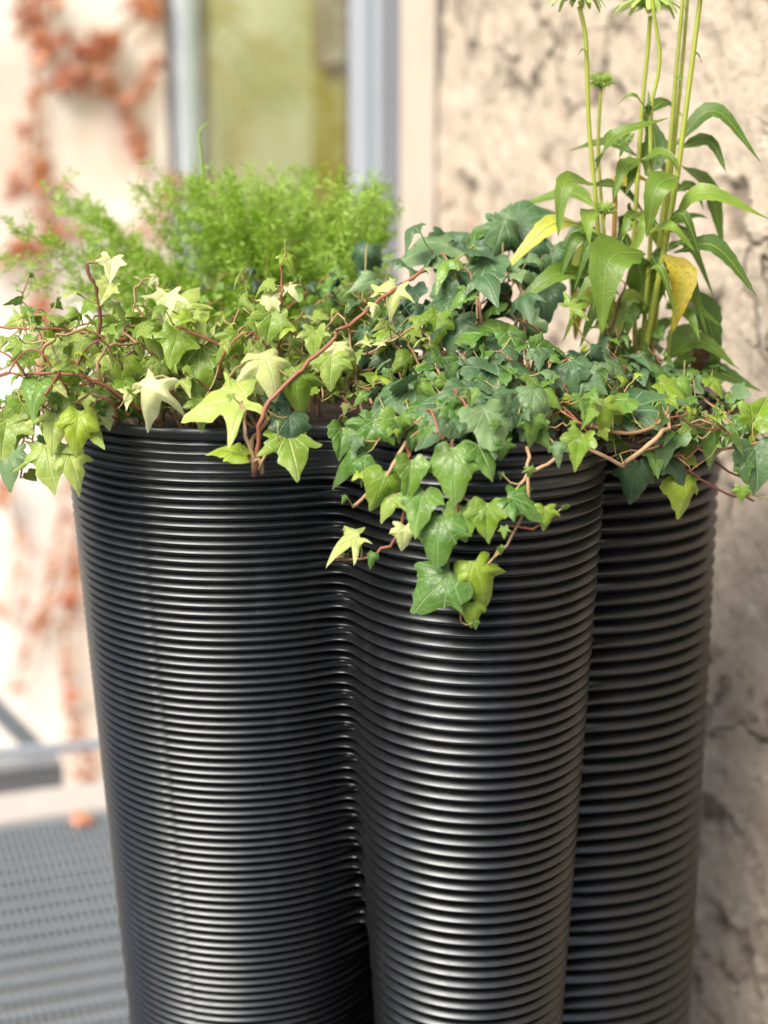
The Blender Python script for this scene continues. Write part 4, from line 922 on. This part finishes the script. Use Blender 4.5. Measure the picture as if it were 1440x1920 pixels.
# ------------------------------------------------------------------ coneflower
cf = thing('coneflower', 'tall coneflower clump with drooping lance shaped leaves and green flower heads', 'coneflower', P(1205, 700, 1.66) * 1.0)
cf.location = V((cf.location.x, cf.location.y, SOILZ))
CD = 1.64
def cstem(pts, r0, r1, mat='cone_stem', d=CD, ground=True):
    q = [P(x, y, d + (dd[0] if dd else 0)) for (x, y, *dd) in pts]
    if ground: q.append(V((q[-1].x * .6 + cf.location.x * .4, q[-1].y, SOILZ - .005)))
    q = catmull(q, .012); m = MB()
    m.tube([local(cf, p) for p in q], [0.80 * (r0 + (r1 - r0) * i / len(q)) * (1 + .08 * noise.noise(p * 70)) for i, p in enumerate(q)], 8)
    return m.build('stem', M[mat], cf)
stems = [([(1086, 12), (1097, 60), (1100, 110), (1104, 230), (1114, 340), (1122, 440), (1136, 600)], .0030, .0034, 0.0),
         ([(1127, 165), (1124, 210), (1122, 290), (1132, 440), (1146, 560), (1160, 640)], .0022, .0030, .02),
         ([(1219, 30), (1214, 100), (1204, 200), (1196, 330), (1188, 460), (1190, 620)], .0027, .0034, .03),
         ([(1222, -30), (1226, 30), (1237, 95), (1232, 150), (1220, 220), (1220, 440), (1205, 650)], .0024, .0034, -.01),
         ([(1284, -40), (1270, 110), (1255, 285), (1236, 460), (1212, 660)], .0024, .0038, .01),
         ([(1292, -40), (1280, 110), (1262, 290), (1246, 440), (1222, 670)], .0023, .0038, .02),
         ([(1318, -40), (1300, 100), (1287, 200), (1268, 340), (1247, 460), (1228, 560), (1206, 690)], .0029, .0046, -.03),
         ([(1262, 590), (1256, 640), (1252, 690)], .0014, .0020, .01),
         ([(1134, 400), (1131, 450), (1140, 520)], .0013, .002, -.02)]
for pts, r0, r1, dz in stems:
    cstem([(x, y, dz) for x, y in pts], r0, r1, ground=(len(pts) > 3))
cstem([(1152, 330), (1153, 400), (1150, 475), (1150, 600)], .0034, .0030, 'cone_stem2', CD + .03)
cstem([(1187, 620), (1192, 660), (1196, 690)], .0016, .002, 'cone_stem2', CD - .02)

def cleaf(b, mpt, t, wpx, mat, db=0.0, dm=-0.03, dt=-0.02, face=(.85, .45), fold=.22, tw=0.0):
    p0, p1, p2 = P(b[0], b[1], CD + db), P(mpt[0], mpt[1], CD + dm), P(t[0], t[1], CD + dt)
    q = catmull([p0, p1, p2], .004); n0 = len(q); K = 15
    q = [q[min(n0 - 1, int(round(i * (n0 - 1) / K)))] for i in range(K + 1)]
    wm = wpx * 1.12 * mpp(p1) / 2; v = []; f = []
    nh = (TOCAM * face[0] + V((0, 0, face[1]))).normalized()
    sx = (-1, -.55, 0, .55, 1)
    sd_ = rnd() * 50
    for i, p in enumerate(q):
        tt = i / K; tg = (q[min(i + 1, K)] - q[max(i - 1, 0)]).normalized()
        s_ = tg.cross(nh); s_ = s_.normalized() if s_.length > 1e-4 else V((1, 0, 0))
        ang = tw * tt; nn = s_.cross(tg); s_ = (s_ * math.cos(ang) + nn * math.sin(ang)); nn = s_.cross(tg)
        prof = ((.10 + .90 * math.sin(tt / .36 * math.pi / 2) ** 1.6) if tt < .36 else max(0.0, 1 - ((tt - .36) / .64)) ** .95) * .97 + .03 * (1 - tt)
        for u in sx:
            off = s_ * (wm * prof * u * (1 + .07 * noise.noise(V((tt * 6, u * 2, sd_))) + (.05 * ((i % 2) * 2 - 1) if abs(u) == 1 and 2 < i < K - 1 else 0))) + nn * (fold * wm * prof * abs(u) ** 1.2 + .12 * wm * noise.noise(V((tt * 4, u * 3, sd_))) * abs(u))
            v.append(local(cf, p + off))
    ns = len(sx)
    for i in range(K):
        for j in range(ns - 1): f.append((i * ns + j, i * ns + j + 1, (i + 1) * ns + j + 1, (i + 1) * ns + j))
    m = MB(); m.add(v, f); lf = m.build('leaf', M[mat], cf)
    m = MB(); m.tube([local(cf, p + nh * .0004) for p in q], [.0006 * (1 - .8 * i / K) for i in range(K + 1)], 4)
    m.build('midrib', M['cone_rib'], lf)
G, D, Yl, Lm, Br = 'cone_green', 'cone_dark', 'cone_yellow', 'cone_lime', 'cone_brown'
for a in [
    ((1116, 322), (1150, 256), (1254, 221), 34, G, -.02, -.06, -.05), ((1194, 292), (1140, 266), (1066, 283), 24, D, .03, .05, .05), ((1216, 212), (1186, 178), (1158, 196), 26, G), ((1216, 214), (1246, 192), (1284, 221), 26, D, 0, .02, .04),
    ((1214, 216), (1217, 196), (1216, 168), 13, D), ((1212, 330), (1228, 270), (1206, 205), 52, D, .03, .04, .05, (1, .1)), ((1266, 272), (1340, 208), (1426, 304), 36, D, 0, -.01, -.02), ((1278, 276), (1330, 266), (1362, 322), 32, D, 0, .01, .0),
    ((1278, 312), (1330, 360), (1357, 468), 46, D, .02, .05, .06), ((1262, 414), (1320, 362), (1446, 412), 40, G, -.03, -.06, -.06), ((1112, 346), (1060, 345), (1046, 447), 42, G, -.02, -.06, -.07), ((1112, 346), (1165, 352), (1212, 404), 28, D, .0, .03, .04),
    ((1116, 388), (1066, 362), (955, 392), 36, G, .02, .06, .09), ((1112, 392), (1102, 410), (1106, 462), 34, G, -.03, -.06, -.07), ((1092, 420), (1030, 424), (934, 520), 40, Lm, -.02, -.05, -.06), ((1206, 474), (1142, 490), (1128, 628), 88, G, -.05, -.10, -.11),
    ((1112, 516), (1040, 516), (945, 592), 44, G, -.02, -.06, -.07), ((1245, 478), (1280, 520), (1262, 624), 52, Yl, -.04, -.06, -.06), ((1264, 474), (1340, 462), (1420, 556), 42, D, -.03, -.05, -.06), ((1296, 540), (1324, 590), (1352, 692), 54, D, .0, .0, .0),
    ((1246, 676), (1310, 640), (1388, 694), 40, D, .0, -.02, -.02), ((1262, 682), (1320, 662), (1346, 742), 40, D, .03, .04, .05), ((1272, 332), (1232, 352), (1212, 446), 52, G, -.04, -.07, -.07), ((1198, 298), (1168, 318), (1150, 378), 32, G, -.01, -.04, -.05),
    ((1202, 300), (1246, 288), (1276, 318), 30, G, -.01, -.03, -.04), ((1160, 350), (1190, 332), (1218, 342), 28, Yl, .02, .04, .04), ((1136, 482), (1096, 470), (1064, 518), 34, Lm, .0, -.02, -.02), ((1130, 484), (1110, 480), (1085, 500), 52, Yl, .03, .04, .04, (1, .1)),
    ((1190, 470), (1205, 540), (1186, 610), 60, D, .02, .03, .04, (1, .1)), ((1140, 560), (1090, 560), (1078, 640), 42, Yl, .04, .07, .08), ((1180, 380), (1172, 420), (1152, 470), 30, D, .03, .05, .05), ((1240, 500), (1228, 560), (1204, 596), 30, D, -.03, -.02, -.02, (1, .1)),
    ((1170, 620), (1190, 570), (1206, 540), 34, D, -.01, .02, .02), ((1254, 470), (1270, 456), (1296, 462), 18, D, .0, .02, .03), ((1244, 420), (1300, 405), (1330, 410), 26, D, .04, .06, .06), ((1180, 470), (1172, 440), (1170, 424), 18, D, .03, .04, .04),
    ((1150, 640), (1150, 590), (1175, 560), 60, D, .05, .06, .07, (1, .1)), ((1250, 660), (1290, 620), (1330, 640), 40, D, .05, .07, .08), ((1190, 660), (1240, 610), (1276, 600), 44, D, .06, .08, .08, (1, .2)), ((1120, 470), (1095, 480), (1070, 560), 44, D, .06, .07, .08), ((1230, 300), (1250, 330), (1286, 360), 46, D, .03, .05, .06), ((1285, 690), (1350, 700), (1430, 735), 42, D, .02, .0, .0),
    ((1290, 640), (1310, 660), (1300, 720), 40, Br, .0, .0, .02), ((1300, 760), (1350, 760), (1410, 790), 34, Br, .0, -.02, -.02), ((1330, 740), (1370, 750), (1420, 790), 34, D, .0, -.04, -.05), ((1180, 290), (1184, 330), (1172, 370), 24, G, .0, -.03, -.04), ((1270, 330), (1262, 300), (1240, 285), 26, G, 0, -.02, -.02),
    ((1240, 430), (1290, 440), (1310, 500), 26, D, .03, .05, .05), ((1128, 440), (1090, 440), (1062, 470), 24, G, .02, .03, .03), ((1205, 400), (1180, 410), (1165, 455), 26, G, -.01, -.03, -.04), ((1150, 520), (1120, 540), (1108, 590), 30, G, -.03, -.06, -.07),
    ((1250, 600), (1290, 590), (1312, 640), 30, G, -.02, -.05, -.06), ((1230, 380), (1215, 400), (1190, 395), 22, Lm, .02, .0, .0), ((1265, 360), (1300, 350), (1320, 395), 24, D, .04, .05, .06), ((1190, 250), (1175, 262), (1160, 300), 20, D, .03, .02, .02),
    ((1294, 102), (1308, 100), (1316, 118), 6, D, -.03, -.03, -.03), ((1100, 100), (1092, 92), (1085, 104), 6, D, 0, -.01, -.01), ((1265, 140), (1276, 150), (1272, 165), 9, D, 0, -.02, -.02)]:
    cleaf(*a)

rc = random.Random(21)
for k in range(26):
    x0, y0 = rc.uniform(1110, 1275), rc.uniform(430, 660); sg = -1 if x0 < 1190 else 1
    if rc.random() < .25: sg = -sg
    ln = rc.uniform(70, 130); dz = rc.uniform(-.05, .06); x1 = x0 + sg * ln * rc.uniform(.45, .95)
    cleaf((x0, y0), ((x0 + x1) / 2, y0 - rc.uniform(0, 34)), (x1, y0 + ln * rc.uniform(.25, .85)), rc.uniform(18, 32), rc.choice([G, G, D, D, D]), dz, dz - .03, dz - .03)
def flower(px, py, rpx, dz, npet, seed, seen=True):
    c = P(px, py, CD + dz); mp_ = mpp(c); r = rpx * mp_; rng = random.Random(seed)
    m = MB(); prof = [(.05, -.22), (.30, -.20), (.44, -.08), (.50, .06), (.46, .22), (.34, .36), (.18, .45), (.03, .48)]
    n = 20; v = []; f = []
    for (rr, zz) in prof:
        for k in range(n):
            a = 2 * math.pi * k / n; j = 1 + .06 * ((k + int(zz * 20)) % 2)
            v.append(local(cf, c + V((r * rr * math.cos(a) * j, r * rr * math.sin(a) * j, r * zz * 1.0))))
    for j in range(len(prof) - 1):
        for k in range(n): f.append((j * n + k, j * n + (k + 1) % n, (j + 1) * n + (k + 1) % n, (j + 1) * n + k))
    f.append(tuple(reversed(range(n)))); m.add(v, f); head = m.build('flower_head', M['bud'], cf)
    # sepals under the disc
    m = MB()
    for k in range(26):
        a = rng.uniform(0, 6.28); d = V((math.cos(a), math.sin(a), rng.uniform(-.7, -.1))).normalized(); s_ = d.cross(Z_).normalized() * r * .05
        b = c + V((math.cos(a) * r * .3, math.sin(a) * r * .3, -r * .16)); m.add([local(cf, b - s_), local(cf, b + s_), local(cf, b + d * r * .36)], [(0, 1, 2)])
    m.build('sepals', M['bud'], head)
    for k in range(npet):
        a = 2 * math.pi * k / npet + rng.uniform(-.12, .12); o_ = V((math.cos(a), math.sin(a), 0)); sd_ = V((-math.sin(a), math.cos(a), 0))
        ln = r * rng.uniform(.62, .80); dr = rng.uniform(.35, .85); wd = r * rng.uniform(.095, .14); v = []; f = []
        for i in range(6):
            t = i / 5; p = c + o_ * (r * .40 + ln * (t - .22 * t * t * dr)) + V((0, 0, -ln * dr * t * t * 1.1 + ln * .12 * t))
            ww = wd * (.55 + 1.3 * t - 1.25 * t * t) if i < 5 else wd * .35
            for u in (-1, 0, 1): v.append(local(cf, p + sd_ * ww * u + V((0, 0, -.35 * ww * abs(u)))))
        for i in range(5):
            for j in range(2): f.append((i * 3 + j, i * 3 + j + 1, (i + 1) * 3 + j + 1, (i + 1) * 3 + j))
        m = MB(); m.add(v, f); m.build('petal', M['petal'], head)
flower(1080, -14, 54, 0.0, 15, 3)
flower(1217, 0, 64, 0.03, 17, 5)
flower(1318, -46, 55, -.03, 17, 8); flower(1290, -52, 50, .03, 15, 9)
def bud(px, py, rpx, dz):
    c = P(px, py, CD + dz); r = rpx * mpp(c); m = MB()
    n = 16; v = []; f = []; prof = [(.12, -.62), (.55, -.50), (.85, -.15), (.92, .15), (.80, .42), (.45, .58), (.02, .62)]
    for rr, zz in prof:
        for k in range(n): a = 2 * math.pi * k / n; v.append(local(cf, c + V((r * rr * math.cos(a), r * rr * math.sin(a), r * zz))))
    for j in range(len(prof) - 1):
        for k in range(n): f.append((j * n + k, j * n + (k + 1) % n, (j + 1) * n + (k + 1) % n, (j + 1) * n + k))
    f.append(tuple(reversed(range(n)))); m.add(v, f); b_ = m.build('bud', M['bud'], cf)
    m = MB()
    for k in range(230):
        z = U(-.75, 1); a = U(0, 6.28); rr = math.sqrt(max(0, 1 - z * z)); d = V((rr * math.cos(a), rr * math.sin(a), z * .9))
        b = c + V((d.x * r * .8, d.y * r * .8, d.z * r * .5)); d = (d + V((0, 0, .35 if z > 0 else -.1))).normalized(); s_ = d.cross(rvec()).normalized() * r * .075
        ln = r * U(.4, .75); m.add([local(cf, b - s_), local(cf, b + s_), local(cf, b + d * ln)], [(0, 1, 2)])
    m.build('bristles', M['petal'] if rpx > 16 else M['bud'], b_)
bud(1128, 152, 20, .02); bud(1134, 392, 17, -.02); bud(1262, 574, 12, .01)

# ------------------------------------------------------------------ red creeper on the far wall
cr = thing('red_creeper', 'red autumn creeper with scattered leaves climbing the white limewashed wall', 'creeper', on_plane(60, 1500, LWP, LWN))
def wallp(px, py, off=0.0): return on_plane(px, py, LWP, LWN) + LWN * off
paths = [([(80, 800), (78, 600), (82, 430), (66, 300), (64, 190), (74, 60), (96, -60)], 40, .8), ([(84, 165), (140, 142), (200, 152), (234, 195), (256, 250), (262, 300)], 26, .9), ([(96, 82), (180, 78), (242, 42), (280, -30)], 22, .9), ([(120, 190), (110, 150), (160, 110), (230, 60), (300, -10)], 14, .4), ([(240, 200), (262, 150), (296, 126)], 9, .9),
         ([(130, 850), (112, 1000), (72, 1150), (20, 1300)], 18, .7), ([(150, 960), (122, 1180), (128, 1330), (150, 1400), (172, 1500)], 34, .9), ([(-20, 500), (60, 450), (120, 425)], 22, 1.0), ([(330, 330), (310, 380), (260, 430)], 10, .8), ([(60, 60), (40, 20), (30, -40)], 9, .8), ([(70, 560), (80, 640), (60, 700)], 14, 1.0), ([(20, 340), (60, 310), (90, 330)], 8, .9), ([(0, 900), (30, 1000), (10, 1150)], 10, .7)]
for pts, nl, dn in paths:
    q = catmull([wallp(x, y, .012) for x, y in pts], .03); m = MB()
    m.tube([local(cr, p) for p in q], .006, 5); m.build('stem', M['creeperstem'], cr)
    for k in range(int(nl * 1.9)):
        c = random.choice(q) + A_ * random.gauss(0, .020) + Z_ * random.gauss(0, .024)
        c += LWN * (U(.012, .05))
        tip = (Z_ * -1 + A_ * U(-.8, .8)).normalized()
        place_leaf(cr, random.choice(['red', 'orange', 'orange', 'pink', 'pink']), c, tip, (LWN + rvec() * .6).normalized(), U(.02, .045))
fl = bpy.data.objects.new('fallen_leaf', LM['pink'][0]); COL.objects.link(fl)
p = on_plane(158, 1548, V((0, 0, .004)), Z_); fl.location = p; fl.scale = (.045, .045, .045); fl.rotation_euler = (.5, .1, .6)
fl.location.z = 0.012
tag(fl, 'fallen pink red creeper leaf lying on the grating', 'leaf')
